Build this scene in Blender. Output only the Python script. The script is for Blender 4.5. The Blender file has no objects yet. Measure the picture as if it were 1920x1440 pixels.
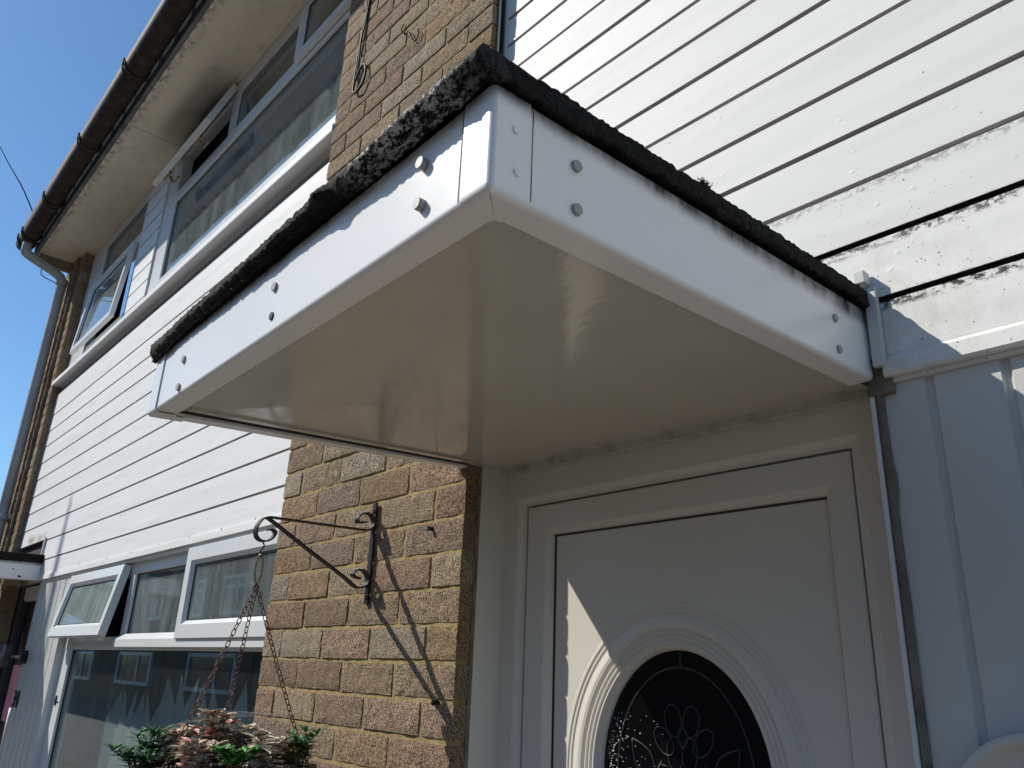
import bpy, bmesh, math, random
from mathutils import Vector, Matrix, noise
random.seed(7)
R=math.radians
sc=bpy.context.scene
COL=sc.collection
# ---------------------------------------------------------------- camera
cam=bpy.data.cameras.new("camera"); camo=bpy.data.objects.new("camera",cam); COL.objects.link(camo)
camo.location=(1.35527,-1.04972,-0.24402)
camo.rotation_euler=(R(110.04489),R(-2.09908),R(48.34298))
cam.sensor_fit='HORIZONTAL'; cam.sensor_width=36; cam.lens=1495.18/1920*36
cam.clip_start=.02; cam.clip_end=3000
sc.camera=camo
# ---------------------------------------------------------------- sky, sun, exposure
w=bpy.data.worlds.new("World"); sc.world=w; w.use_nodes=True
nt=w.node_tree; bg=nt.nodes['Background']
sky=nt.nodes.new('ShaderNodeTexSky'); sky.sky_type='NISHITA'; sky.sun_disc=False
sky.sun_elevation=R(42.5); sky.sun_rotation=R(231.8); sky.altitude=50; sky.air_density=1.0; sky.dust_density=.4; sky.ozone_density=2.2
tint=nt.nodes.new('ShaderNodeMix'); tint.data_type='RGBA'; tint.blend_type='MULTIPLY'; tint.inputs[0].default_value=1; tint.inputs[7].default_value=(.71,.97,1.14,1)
nt.links.new(sky.outputs[0],tint.inputs[6]); nt.links.new(tint.outputs[2],bg.inputs[0]); bg.inputs[1].default_value=.118
SUN=Vector((-1.27,-1.0,1.48)).normalized()
sl=bpy.data.lights.new("sun",'SUN'); sl.energy=4.95; sl.angle=R(.5); sl.color=(1.0,.945,.85)
slo=bpy.data.objects.new("sun",sl); COL.objects.link(slo); slo.rotation_euler=(-SUN).to_track_quat('-Z','Y').to_euler()
slo.location=(-6,-6,8)
sc.view_settings.view_transform='Standard'; sc.view_settings.look='None'; sc.view_settings.exposure=0.0; sc.view_settings.gamma=1
sc.render.resolution_x=1024; sc.render.resolution_y=768

# ---------------------------------------------------------------- materials
class NT:
    def __init__(s,name):
        s.m=bpy.data.materials.new(name); s.m.use_nodes=True; s.t=s.m.node_tree; s.t.nodes.clear()
        s.out=s.n('ShaderNodeOutputMaterial'); s._pos=None
    def n(s,t,**k):
        o=s.t.nodes.new(t)
        for a,b in k.items(): setattr(o,a,b)
        return o
    def l(s,a,b): s.t.links.new(a,b)
    def pos(s,scale=(1,1,1),loc=(0,0,0)):
        g=s.n('ShaderNodeNewGeometry'); mp=s.n('ShaderNodeMapping'); mp.inputs['Scale'].default_value=scale; mp.inputs['Location'].default_value=loc
        s.l(g.outputs['Position'],mp.inputs[0]); return mp.outputs[0]
    def noise(s,sc_,scale=(1,1,1),det=4,rough=.55,loc=(0,0,0),dist=0):
        o=s.n('ShaderNodeTexNoise'); o.inputs['Scale'].default_value=sc_; o.inputs['Detail'].default_value=det; o.inputs['Roughness'].default_value=rough; o.inputs['Distortion'].default_value=dist
        s.l(s.pos(scale,loc),o.inputs['Vector']); return o.outputs['Fac']
    def voro(s,sc_,scale=(1,1,1),feat='F1'):
        o=s.n('ShaderNodeTexVoronoi',feature=feat); o.inputs['Scale'].default_value=sc_; s.l(s.pos(scale),o.inputs['Vector']); return o.outputs['Distance']
    def ramp(s,f,stops):
        o=s.n('ShaderNodeValToRGB'); r=o.color_ramp
        while len(r.elements)<len(stops): r.elements.new(.5)
        for e,(p,c) in zip(r.elements,stops):
            e.position=p; e.color=(c,c,c,1) if not isinstance(c,tuple) else (*c,1)
        s.l(f,o.inputs[0]); return o.outputs[0]
    def math(s,op,a,b=None,clamp=False):
        o=s.n('ShaderNodeMath',operation=op,use_clamp=clamp)
        for i,v in enumerate((a,b)):
            if v is None: continue
            if isinstance(v,(int,float)): o.inputs[i].default_value=v
            else: s.l(v,o.inputs[i])
        return o.outputs[0]
    def mix(s,f,a,b,typ='MIX'):
        o=s.n('ShaderNodeMix',data_type='RGBA',blend_type=typ)
        for i,v in ((0,f),(6,a),(7,b)):
            if isinstance(v,(int,float)): o.inputs[i].default_value=v
            elif isinstance(v,tuple): o.inputs[i].default_value=(*v,1)
            else: s.l(v,o.inputs[i])
        return o.outputs[2]
    def box(s,ax,lo,hi,soft):
        """smooth 0..1 mask of a world axis between lo and hi"""
        g=s.n('ShaderNodeNewGeometry'); sp=s.n('ShaderNodeSeparateXYZ'); s.l(g.outputs['Position'],sp.inputs[0]); v=sp.outputs[ax]
        a=s.n('ShaderNodeMapRange',interpolation_type='SMOOTHSTEP'); s.l(v,a.inputs[0]); a.inputs[1].default_value=lo-soft; a.inputs[2].default_value=lo+soft
        b=s.n('ShaderNodeMapRange',interpolation_type='SMOOTHSTEP'); s.l(v,b.inputs[0]); b.inputs[1].default_value=hi-soft; b.inputs[2].default_value=hi+soft; b.inputs[3].default_value=1; b.inputs[4].default_value=0
        return s.math('MULTIPLY',a.outputs[0],b.outputs[0])
    def bsdf(s,col,rough=.5,bump=None,bstr=.2,bdist=.01,spec=.5,metal=0,coat=0):
        p=s.n('ShaderNodeBsdfPrincipled')
        for k,v in (('Base Color',col),('Roughness',rough),('Metallic',metal),('Specular IOR Level',spec),('Coat Weight',coat)):
            if isinstance(v,(int,float)): p.inputs[k].default_value=v
            elif isinstance(v,tuple): p.inputs[k].default_value=(*v,1)
            else: s.l(v,p.inputs[k])
        if bump is not None:
            b=s.n('ShaderNodeBump'); b.inputs['Strength'].default_value=bstr; b.inputs['Distance'].default_value=bdist
            s.l(bump,b.inputs['Height']); s.l(b.outputs[0],p.inputs['Normal'])
        s.l(p.outputs[0],s.out.inputs[0]); s.p=p; return s.m

def plain(name,col,rough=.4,var=.12,nscale=8,bstr=.15,metal=0,bscale=60,spec=.5):
    t=NT(name); n=t.noise(nscale,det=6)
    d=tuple(max(0,c*(1-var)) for c in col); e=tuple(min(1,c*(1+var*.6)) for c in col)
    c=t.ramp(n,[(.3,d),(.7,e)])
    return t.bsdf(c,rough,t.noise(bscale,det=5),bstr,.002,metal=metal,spec=spec)

def m_white(name,col=(.76,.76,.74),rough=.28,grime=.35,specks=0.5):
    """aged white plastic: faint mottling, a few fly specks, low waves that bend reflections"""
    t=NT(name)
    c=t.ramp(t.noise(2.2,det=7,rough=.6),[(.3,tuple(x*.93 for x in col)),(.65,col)])
    g=t.math('MULTIPLY',t.ramp(t.noise(9,det=8,rough=.7),[(.52,0.),(.78,1.)]),grime)
    c=t.mix(g,c,tuple(x*.80 for x in (col[0],col[1]*.985,col[2]*.93)))
    s=t.ramp(t.voro(42),[(.045,1.),(.065,0.)]); s=t.math('MULTIPLY',s,t.ramp(t.noise(6,loc=(3,1,2)),[(.56,0.),(.62,specks)]))
    c=t.mix(s,c,(.07,.06,.05))
    h=t.math('ADD',t.math('MULTIPLY',t.noise(3,det=1),1.2),t.math('MULTIPLY',t.noise(160,det=3),.025))
    r=t.ramp(t.noise(5,det=3),[(.2,rough*.85),(.8,min(1,rough*1.3))])
    return t.bsdf(c,r,h,.20,.006)

def m_fascia():
    t=NT("fascia_plastic"); col=(.87,.86,.84)
    c=t.ramp(t.noise(2.2,det=6,rough=.6),[(.3,tuple(x*.95 for x in col)),(.65,col)])
    s=t.ramp(t.voro(42),[(.045,1.),(.065,0.)]); s=t.math('MULTIPLY',s,t.ramp(t.noise(6,loc=(3,1,2)),[(.58,0.),(.64,.35)])); c=t.mix(s,c,(.07,.06,.05))
    lip_shade=t.math('MULTIPLY',t.box(2,.257,.30,.011),t.ramp(t.noise(24,scale=(1,1,.35),det=8,rough=.7),[(.30,.35),(.62,1.)])); c=t.mix(lip_shade,c,(.028,.025,.020))  # shade under the felt lip, painted dark into the fascia top with a ragged edge
    h=t.math('ADD',t.math('MULTIPLY',t.noise(3,det=1),1.2),t.math('MULTIPLY',t.noise(160,det=3),.02))
    return t.bsdf(c,t.ramp(t.noise(5,det=3),[(.2,.20),(.8,.30)]),h,.2,.006)
def m_clad(name,right):
    t=NT(name)
    base=(.80,.80,.775) if right else (.80,.80,.79)
    c=t.ramp(t.noise(1.3,scale=(.5,1,6),det=5),[(.3,tuple(x*.94 for x in base)),(.7,base)])
    bl=t.ramp(t.voro(26,scale=(1,1,1.3)),[(.07,1.),(.14,0.)])
    bl=t.math('MULTIPLY',bl,t.ramp(t.noise(5,loc=(1,5,2),det=3),[(.5,0.),(.6,1.)]))
    if right:
        low=t.box(2,-1,.36,.10)
        near=t.math('MULTIPLY',t.box(0,.5,1.0,.22),low)
        dust=t.math('MULTIPLY',t.ramp(t.noise(14,det=8,rough=.75),[(.42,0.),(.7,.75)]),near)
        c=t.mix(dust,c,(.42,.37,.24))
        sp=t.ramp(t.voro(120),[(.10,1.),(.17,0.)])
        sp=t.math('MULTIPLY',sp,t.ramp(t.noise(38,det=4),[(.50,0.),(.56,1.)]))
        sp=t.math('MULTIPLY',sp,t.math('MULTIPLY',t.box(2,-1,.44,.12),t.box(0,.3,1.25,.3)))
        c=t.mix(sp,c,(.03,.025,.02))
        sp2=t.ramp(t.voro(30),[(.035,1.),(.055,0.)]); sp2=t.math('MULTIPLY',sp2,t.ramp(t.noise(9,det=2),[(.55,0.),(.6,1.)]))
        c=t.mix(sp2,c,(.10,.09,.07))
        for j,amt in ((.295,1.),(.398,.9),(.499,.45)):
            rag=t.math('MULTIPLY',t.box(2,j-.019,j+.001,.0055),t.ramp(t.noise(75,scale=(1,1,1.6),det=7,rough=.75,loc=(j,0,0)),[(.47,0.),(.56,1.)])); rag=t.math('MULTIPLY',t.math('MULTIPLY',rag,amt),t.box(0,.2,1.30,.25)); c=t.mix(rag,c,(.018,.015,.010))
        hair=t.ramp(t.noise(30,scale=(1,1,.4),det=6,dist=2.5),[(.495,0.),(.5,1.),(.505,0.)])
        hair=t.math('MULTIPLY',hair,t.math('MULTIPLY',near,.6)); c=t.mix(hair,c,(.08,.07,.04))
    else:
        g=t.math('MULTIPLY',t.ramp(t.noise(5,scale=(.4,1,3),det=8,rough=.7),[(.55,0.),(.8,1.)]),.4); c=t.mix(g,c,(.45,.43,.36))
        st=t.math('MULTIPLY',t.box(0,-4.7,-4.15,.08),t.box(2,.425,.47,.02)); st=t.math('MULTIPLY',st,t.ramp(t.noise(12,det=6),[(.35,0.),(.65,.8)])); c=t.mix(st,c,(.3,.27,.17))
    h=t.math('ADD',t.math('MULTIPLY',t.noise(4,scale=(.4,1,2.5),det=2),2.2),t.math('MULTIPLY',bl,.22 if right else .03))
    h=t.math('ADD',h,t.math('MULTIPLY',t.noise(220,det=2),.02))
    return t.bsdf(c,.62,h,.30,.006,spec=.35)

def m_brick():
    t=NT("brick_face"); a=t.n('ShaderNodeAttribute'); a.attribute_name='bcol'
    n1=t.ramp(t.noise(26,det=8,rough=.7),[(.3,.78),(.7,1.18)])
    sp=t.ramp(t.noise(330,det=3,rough=.6),[(.40,.22),(.5,1.0),(.60,1.6)])
    c=t.mix(1.0,a.outputs['Color'],n1,'MULTIPLY'); c=t.mix(1.0,c,sp,'MULTIPLY')
    pit=t.ramp(t.voro(95),[(.13,1.),(.20,0.)]); pit=t.math('MULTIPLY',pit,t.ramp(t.noise(30,det=2),[(.50,0.),(.56,1.)]))
    c=t.mix(t.math('MULTIPLY',pit,.75),c,(.035,.025,.02))
    sm=t.math('MULTIPLY',t.ramp(t.noise(17,loc=(4,4,4),det=6),[(.58,0.),(.72,.35)]),1.0); c=t.mix(sm,c,(.36,.30,.17))
    h=t.math('ADD',t.noise(260,det=5,rough=.7),t.math('MULTIPLY',pit,-1.2)); h=t.math('ADD',h,t.math('MULTIPLY',t.noise(40,det=3),.8))
    return t.bsdf(c,.95,h,.85,.0024,spec=.12)
def m_mortar():
    t=NT("mortar"); c=t.ramp(t.noise(60,det=8,rough=.7),[(.3,(.22,.16,.07)),(.5,(.35,.265,.13)),(.72,(.44,.35,.19))])
    h=t.math('ADD',t.noise(150,det=6,rough=.75),t.math('MULTIPLY',t.noise(35,det=3),1.5))
    return t.bsdf(c,.97,h,.8,.0025,spec=.15)
def m_felt():
    t=NT("roof_felt")
    c=t.ramp(t.noise(70,det=9,rough=.8),[(.35,(.006,.006,.006)),(.6,(.018,.017,.016)),(.8,(.06,.058,.052))])
    lf=t.math('MULTIPLY',t.box(0,-.1,.30,.12),t.box(1,-.8,-.66,.005)); c=t.mix(t.math('MULTIPLY',lf,t.ramp(t.noise(90,det=5),[(.35,0.),(.65,.5)])),c,(.12,.11,.09))
    mk=t.math('MULTIPLY',t.box(0,.66,.865,.05),t.box(1,-.9,-.672,.003))
    pt=t.ramp(t.noise(120,det=8,rough=.8,scale=(.7,1,1)),[(.49,0.),(.54,1.)])
    c=t.mix(t.math('MULTIPLY',mk,pt),c,(.55,.55,.54))
    cl=t.math('MULTIPLY',t.ramp(t.noise(34,scale=(1,.6,1.6),det=8,rough=.75,loc=(2,2,0)),[(.62,0.),(.68,.4)]),1.0); c=t.mix(cl,c,(.14,.13,.12))
    h=t.math('ADD',t.noise(240,det=5,rough=.7),t.math('MULTIPLY',t.noise(45,det=5,rough=.7),2.5))
    return t.bsdf(c,.8,h,.9,.004,spec=.2)
def m_porch_soffit():
    t=NT("soffit_paint")
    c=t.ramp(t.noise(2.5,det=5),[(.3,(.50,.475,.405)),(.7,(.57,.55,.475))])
    fl=t.ramp(t.voro(34),[(.03,1.),(.05,0.)]); fl=t.math('MULTIPLY',fl,t.ramp(t.noise(7,det=2),[(.57,0.),(.62,1.)])); c=t.mix(fl,c,(.12,.10,.08))
    hr=t.ramp(t.noise(11,scale=(1,.5,1),det=5,dist=3),[(.498,0.),(.5,1.),(.502,0.)]); hr=t.math('MULTIPLY',hr,t.ramp(t.noise(9,loc=(7,1,1),det=2),[(.62,0.),(.68,.55)])); c=t.mix(hr,c,(.10,.085,.07))
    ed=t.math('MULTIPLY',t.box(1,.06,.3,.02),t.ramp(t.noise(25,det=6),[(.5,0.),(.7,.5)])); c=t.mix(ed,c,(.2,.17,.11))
    h=t.math('ADD',t.math('MULTIPLY',t.noise(150,scale=(.3,1,1),det=4,dist=.4),.35),t.math('MULTIPLY',t.noise(14,scale=(.35,1,1),det=2),1.6))
    return t.bsdf(c,t.ramp(t.noise(20,scale=(.3,1,1),det=4),[(.3,.045),(.7,.12)]),h,.16,.004,spec=.6)
def m_eave_soffit():
    t=NT("eave_soffit_paint")
    c=t.ramp(t.noise(1.7,det=6),[(.3,(.72,.65,.52)),(.7,(.84,.77,.63))])
    mk=t.math('MULTIPLY',t.box(0,-2.92,-2.25,.30),t.box(1,-.05,.3,.11)); c=t.mix(t.math('MULTIPLY',mk,t.ramp(t.noise(6,det=4),[(.25,.75),(.6,.97)])),c,(.045,.032,.025))
    mo=t.math('MULTIPLY',t.ramp(t.noise(9,det=8,rough=.75),[(.52,0.),(.75,.5)]),1.0); c=t.mix(mo,c,(.34,.30,.18))
    ed=t.math('MULTIPLY',t.box(1,-.4,-.22,.02),t.ramp(t.noise(22,det=6),[(.45,0.),(.65,.7)])); c=t.mix(ed,c,(.16,.12,.08))
    sp=t.ramp(t.voro(18),[(.03,1.),(.045,0.)]); sp=t.math('MULTIPLY',sp,t.ramp(t.noise(4,det=2),[(.5,0.),(.55,1.)])); c=t.mix(sp,c,(.08,.05,.04))
    return t.bsdf(c,.7,t.noise(30,det=5),.2,.003)
def m_glass(name,dust=.05,tint=(.80,.86,.86),dustcol=(.55,.60,.60),drops=False,dark=0.0):
    t=NT(name); tr=t.n('ShaderNodeBsdfTransparent'); tr.inputs[0].default_value=(*tint,1)
    gl=t.n('ShaderNodeBsdfGlossy'); gl.inputs['Roughness'].default_value=.012; gl.inputs[0].default_value=(.95,.97,1,1)
    gg=t.n('ShaderNodeNewGeometry'); io=t.math('ADD',1.55,t.math('MULTIPLY',gg.outputs['Backfacing'],1/1.55-1.55))
    fr=t.n('ShaderNodeFresnel'); t.l(io,fr.inputs[0])
    m1=t.n('ShaderNodeMixShader'); t.l(fr.outputs[0],m1.inputs[0]); t.l(tr.outputs[0],m1.inputs[1]); t.l(gl.outputs[0],m1.inputs[2])
    df=t.n('ShaderNodeBsdfDiffuse'); df.inputs[0].default_value=(*dustcol,1)
    d=t.ramp(t.noise(7,scale=(2.2,1,.6),det=7,rough=.65),[(.3,dust*.5),(.7,dust*1.6)])
    if drops:
        v=t.ramp(t.voro(110,scale=(1,1,.8)),[(.12,1.),(.2,0.)]); v=t.math('MULTIPLY',v,t.ramp(t.noise(16,det=3),[(.5,0.),(.6,.6)])); d=t.math('ADD',d,v,True)
    m2=t.n('ShaderNodeMixShader'); t.l(d,m2.inputs[0]); t.l(m1.outputs[0],m2.inputs[1]); t.l(df.outputs[0],m2.inputs[2])
    t.l(m2.outputs[0],t.out.inputs[0]); return t.m

M=dict(
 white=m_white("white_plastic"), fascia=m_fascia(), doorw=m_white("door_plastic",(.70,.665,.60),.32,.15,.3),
 frame=m_white("window_plastic",(.70,.71,.70),.3,.2,.3), gasket=plain("black_gasket",(.012,.012,.013),.5),
 cladr=m_clad("right_cladding",True), cladl=m_clad("left_cladding",False), panelw=m_white("panel_plastic",(.62,.615,.59),.3,.15,.6),
 groove=plain("groove_shade",(.46,.46,.45),.8), grime=plain("groove_grime",(.03,.026,.018),.9,.6,60,.6),
 brick=m_brick(), mortar=m_mortar(), felt=m_felt(), psof=m_porch_soffit(), esof=m_eave_soffit(),
 gutter=plain("gutter_plastic",(.045,.030,.022),.72,.6,14,.5,spec=.25), fdark=plain("eaves_board",(.13,.13,.14),.5,.5,10,.4),
 wood=plain("weathered_wood",(.30,.25,.17),.8,.4,25,.6), pipe=plain("grey_pipe",(.42,.42,.42),.4,.15,6,.1),
 iron=plain("black_iron",(.010,.010,.011),.5,.5,50,.25,spec=.35), rust=plain("rusty_chain",(.13,.065,.04),.6,.5,90,.5,metal=.4),
 brass=plain("tarnished_brass",(.30,.24,.13),.35,.2,60,.2,metal=.8), grey=plain("grey_cap",(.36,.35,.34),.5), cable=plain("black_cable",(.010,.010,.011),.6,.1,8,.0,spec=.3),
 wcable=plain("pale_cable",(.55,.53,.5),.5), dark=plain("dark_room",(.05,.05,.052),.9), room=plain("room_wall",(.10,.105,.11),.9),
 net=plain("net_curtain",(.42,.47,.46),.9,.15,12,.3), seal=plain("old_sealant",(.20,.17,.13),.9,.4,30,.7),
 glass=m_glass("clear_glass",.014), glassd=m_glass("dusty_glass",.12,drops=True), frost=m_glass("frosted_glass",.62,dustcol=(.24,.29,.28)),
 black=plain("black_door_glass",(.004,.004,.005),.10,.2,8,.02), lead=plain("lead_line",(.05,.052,.055),.42,.3,90,.3,metal=.3),
 wicker=plain("wicker",(.10,.055,.035),.6,.5,80,.8), soil=plain("soil",(.03,.02,.014),.95,.5,60,1), purple=plain("purple_panel",(.13,.055,.10),.4,.2,10,.05),
 tarmac=plain("paving",(.135,.128,.115),.9,.25,3,.5,bscale=90), tile=plain("roof_tile",(.16,.09,.06),.8,.3,6,.4), steel=plain("steel",(.45,.45,.46),.3,.1,30,.1,metal=.9),
 ceramic=m_white("ceramic",(.66,.64,.60),.2,.25,.2),
 gap=plain("bare_brick",(.07,.045,.035),.95,.6,40,.8), redbrick=plain("far_brick",(.23,.15,.10),.9,.3,5,.3), carp=plain("car_paint",(.10,.16,.17),.15,.05,3,.02))
def m_leaf(name):
    t=NT(name); a=t.n('ShaderNodeAttribute'); a.attribute_name='bcol'
    c=t.mix(.5,a.outputs['Color'],t.ramp(t.noise(150,det=4),[(.3,.6),(.7,1.2)]),'MULTIPLY')
    m=t.bsdf(c,.45,t.noise(300,det=3),.3,.001); t.p.inputs['Subsurface Weight'].default_value=.0
    return m
M['leaf']=m_leaf('leaf')

# ---------------------------------------------------------------- object helpers
ROOTS={}
def tag(o,label=None,cat=None,group=None,kind=None):
    if label: o['label']=label
    if cat: o['category']=cat
    if group: o['group']=group
    if kind: o['kind']=kind
    return o
def thing(name,loc,label,cat,group=None):
    o=bpy.data.objects.new(name,None); COL.objects.link(o); o.location=loc; o.empty_display_size=.1
    ROOTS[o]=Vector(loc); return tag(o,label,cat,group)
def put(name,bm,mats,parent=None,label=None,smooth=False,recalc=True):
    if recalc: bmesh.ops.recalc_face_normals(bm,faces=bm.faces)
    me=bpy.data.meshes.new(name); bm.to_mesh(me); bm.free()
    for m in (mats if isinstance(mats,(list,tuple)) else [mats]): me.materials.append(M[m] if isinstance(m,str) else m)
    if smooth:
        for p in me.polygons: p.use_smooth=True
    o=bpy.data.objects.new(name,me); COL.objects.link(o)
    if parent is not None:
        r=parent
        while r.parent is not None: r=r.parent
        o.parent=parent
        o.matrix_parent_inverse=Matrix.Translation(-ROOTS[r]) if parent is r and r in ROOTS else Matrix.Identity(4)
        if parent is not r: pass
    if label: o['label']=label
    return o
def BM(): return bmesh.new()
def box(bm,x0,x1,y0,y1,z0,z1,mi=0,f=None,bev=0):
    b=bmesh.new()
    vs=[b.verts.new((x,y,z)) for x in (x0,x1) for y in (y0,y1) for z in (z0,z1)]
    for q in ((0,1,3,2),(4,6,7,5),(0,4,5,1),(2,3,7,6),(0,2,6,4),(1,5,7,3)): b.faces.new([vs[i] for i in q])
    if bev: bmesh.ops.bevel(b,geom=b.edges[:],offset=bev,segments=2,affect='EDGES',profile=.6)
    merge(bm,b,mi,f)
def merge(bm,b,mi=0,f=None):
    mp={}
    for v in b.verts:
        co=f(v.co) if f else v.co
        mp[v]=bm.verts.new(co)
    for fc in b.faces:
        try:
            n=bm.faces.new([mp[v] for v in fc.verts]); n.material_index=mi; n.smooth=fc.smooth
        except ValueError: pass
    b.free()
def prism(bm,poly,axis,a0,a1,mi=0,mis=None,f=None,smooth=False):
    """closed 2-D polygon extruded along an axis; poly holds the two other coordinates in xyz order"""
    def P(q,a):
        c=(a,q[0],q[1]) if axis=='x' else (q[0],a,q[1]) if axis=='y' else (q[0],q[1],a)
        return f(Vector(c)) if f else c
    A=[bm.verts.new(P(q,a0)) for q in poly]; B=[bm.verts.new(P(q,a1)) for q in poly]; n=len(poly)
    for i in range(n):
        fc=bm.faces.new((A[i],A[(i+1)%n],B[(i+1)%n],B[i])); fc.material_index=mis[i] if mis else mi; fc.smooth=smooth
    for c in (A,B):
        fc=bm.faces.new(c); fc.material_index=mi
def tube(bm,pts,r,seg=10,mi=0,caps=True,rb=None):
    """round (or flat, when rb is given) bar along a polyline"""
    pts=[Vector(p) for p in pts]; rings=[]; n=len(pts); up=None
    for i,p in enumerate(pts):
        t=((pts[min(i+1,n-1)]-pts[max(i-1,0)])).normalized()
        if up is None:
            up=Vector((1,0,0)) if abs(t.x)<.8 else Vector((0,0,1))
        u=(up-t*up.dot(t)).normalized(); v=t.cross(u); up=u
        rr=r[i] if isinstance(r,(list,tuple)) else r
        ring=[]
        for k in range(seg):
            a=2*math.pi*k/seg
            ring.append(bm.verts.new(p+u*math.cos(a)*rr+v*math.sin(a)*(rb if rb else rr)))
        rings.append(ring)
    for a,b in zip(rings,rings[1:]):
        for k in range(seg):
            f=bm.faces.new((a[k],a[(k+1)%seg],b[(k+1)%seg],b[k])); f.smooth=True; f.material_index=mi
    if caps:
        for c in (rings[0],rings[-1]): bm.faces.new(c).material_index=mi
def ribbon(bm,pts,wx,th,x):
    """flat iron bar: a polyline in the y-z plane at x, wx wide along x and th thick"""
    n=len(pts); P=[Vector((0,a,b)) for a,b in pts]; L=[]
    for i in range(n):
        t=(P[min(i+1,n-1)]-P[max(i-1,0)]).normalized(); nn=Vector((0,-t.z,t.y))
        q=[]
        for s,e in ((-1,-1),(1,-1),(1,1),(-1,1)): q.append(bm.verts.new(P[i]+Vector((x+s*wx/2,0,0))+nn*e*th/2))
        L.append(q)
    for a,b in zip(L,L[1:]):
        for k in range(4): bm.faces.new((a[k],a[(k+1)%4],b[(k+1)%4],b[k]))
    bm.faces.new(L[0]); bm.faces.new(L[-1])
def smoothline(pts,n=4):
    out=[]; P=[Vector(p) for p in pts]
    for i in range(len(P)-1):
        p0,p1,p2,p3=P[max(i-1,0)],P[i],P[i+1],P[min(i+2,len(P)-1)]
        for k in range(n):
            t=k/n; out.append(.5*((2*p1)+(p2-p0)*t+(2*p0-5*p1+4*p2-p3)*t*t+(3*p1-p0-3*p2+p3)*t**3))
    out.append(P[-1]); return out
def cyl(bm,c,ax,r,h,seg=20,mi=0,r2=None):
    c=Vector(c); ax=Vector(ax).normalized(); tube(bm,[c,c+ax*h],[r,r2 if r2 is not None else r],seg,mi)

# ---------------------------------------------------------------- ground and street
GZ=-1.95
def sheet(name,x0,x1,y0,y1,z,mat):
    b=BM(); vs=[b.verts.new(p) for p in ((x0,y0,z),(x1,y0,z),(x1,y1,z),(x0,y1,z))]; b.faces.new(vs); return tag(put(name,b,mat),kind='structure')
sheet('ground',-600,600,-600,600,GZ,'tarmac')
M['path']=plain("block_paving",(.12,.10,.08),.9,.15,2,.4,bscale=60)
sheet('path',-30,30,-3.2,.3,GZ+.004,'path')

# ---------------------------------------------------------------- the two terraced houses
HL=thing('terraced_house',(-2.9,.3,GZ),"left terraced house numbered 34 with white boards between its upper and lower windows",'house')
HR=thing('terraced_house',(2.2,.3,GZ),"right terraced house with the big porch canopy above a door with oval glass",'house')

BT=[(.285,.215,.145),(.270,.198,.132),(.285,.222,.155),(.262,.185,.130),(.275,.205,.138),(.305,.245,.178),(.265,.19,.135),(.250,.172,.120),(.272,.192,.118),(.255,.185,.138)]
def brickwork(bm,lay,x0,x1,y0,dep,z0,z1,zref=0.0,seed=1,right_end=True):
    """stretcher bond, every brick its own slightly worn block"""
    rnd=random.Random(seed); k0=math.floor((z0-zref)/.075); k1=math.ceil((z1-zref)/.075)
    for k in range(k0,k1):
        zb=zref+k*.075+.0055; zt=zref+(k+1)*.075-.0045
        if zt>z1 or zb<z0-.08: continue
        x=x1; half=(k%2==1)
        while x>x0+.02:
            wd=.1025 if half else .215; half=False
            xa=max(x-wd,x0); brick(bm,lay,xa+rnd.uniform(-.0015,.0015),x+(0 if x==x1 else rnd.uniform(-.0015,.0015)),y0+rnd.uniform(-.0015,.0018),dep,zb+rnd.uniform(-.0012,.0012),zt+rnd.uniform(-.0012,.0012),rnd)
            x=xa-.010
def brick(bm,lay,xa,xb,y,dep,za,zb,rnd):
    col=Vector(rnd.choice(BT))*rnd.uniform(.86,1.12); sd=Vector((rnd.random()*50,rnd.random()*50,rnd.random()*50))
    nx=14 if xb-xa>.15 else 7; nz=6; G=[]
    for i in range(nx+1):
        row=[]
        for j in range(nz+1):
            u=i/nx; v=j/nz; x=xa+(xb-xa)*u; z=za+(zb-za)*v
            e=(i in (0,nx)) or (j in (0,nz)); c=(i in (0,nx)) and (j in (0,nz))
            d=noise.noise(sd+Vector((x*45,0,z*45)))*.0016
            if e: d+=.0007+abs(noise.noise(sd+Vector((x*90,3,z*90))))*.0018
            if c: d+=.0008
            jx=(noise.noise(sd+Vector((1,x*80,z*80)))*.0013 if i in (0,nx) else 0)
            jz=(noise.noise(sd+Vector((9,x*60,z*60)))*.0013 if j in (0,nz) else 0)
            row.append(bm.verts.new((x+jx,y+d,z+jz)))
        G.append(row)
    fs=[]
    for i in range(nx):
        for j in range(nz): fs.append(bm.faces.new((G[i][j],G[i+1][j],G[i+1][j+1],G[i][j+1])))
    loop=[G[i][0] for i in range(nx+1)]+[G[nx][j] for j in range(1,nz+1)]+[G[i][nz] for i in range(nx-1,-1,-1)]+[G[0][j] for j in range(nz-1,0,-1)]
    back=[bm.verts.new((v.co.x,y+dep,v.co.z)) for v in loop]
    mid=[bm.verts.new((v.co.x+(.0006 if v.co.x>xb-.004 else -.0006 if v.co.x<xa+.004 else 0),v.co.y+.004,v.co.z)) for v in loop]
    n=len(loop)
    for A,B in ((loop,mid),(mid,back)):
        for i in range(n): fs.append(bm.faces.new((A[i],B[i],B[(i+1)%n],A[(i+1)%n])))
    for f in fs: f[lay]=(col.x,col.y,col.z,1); f.material_index=0
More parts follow.
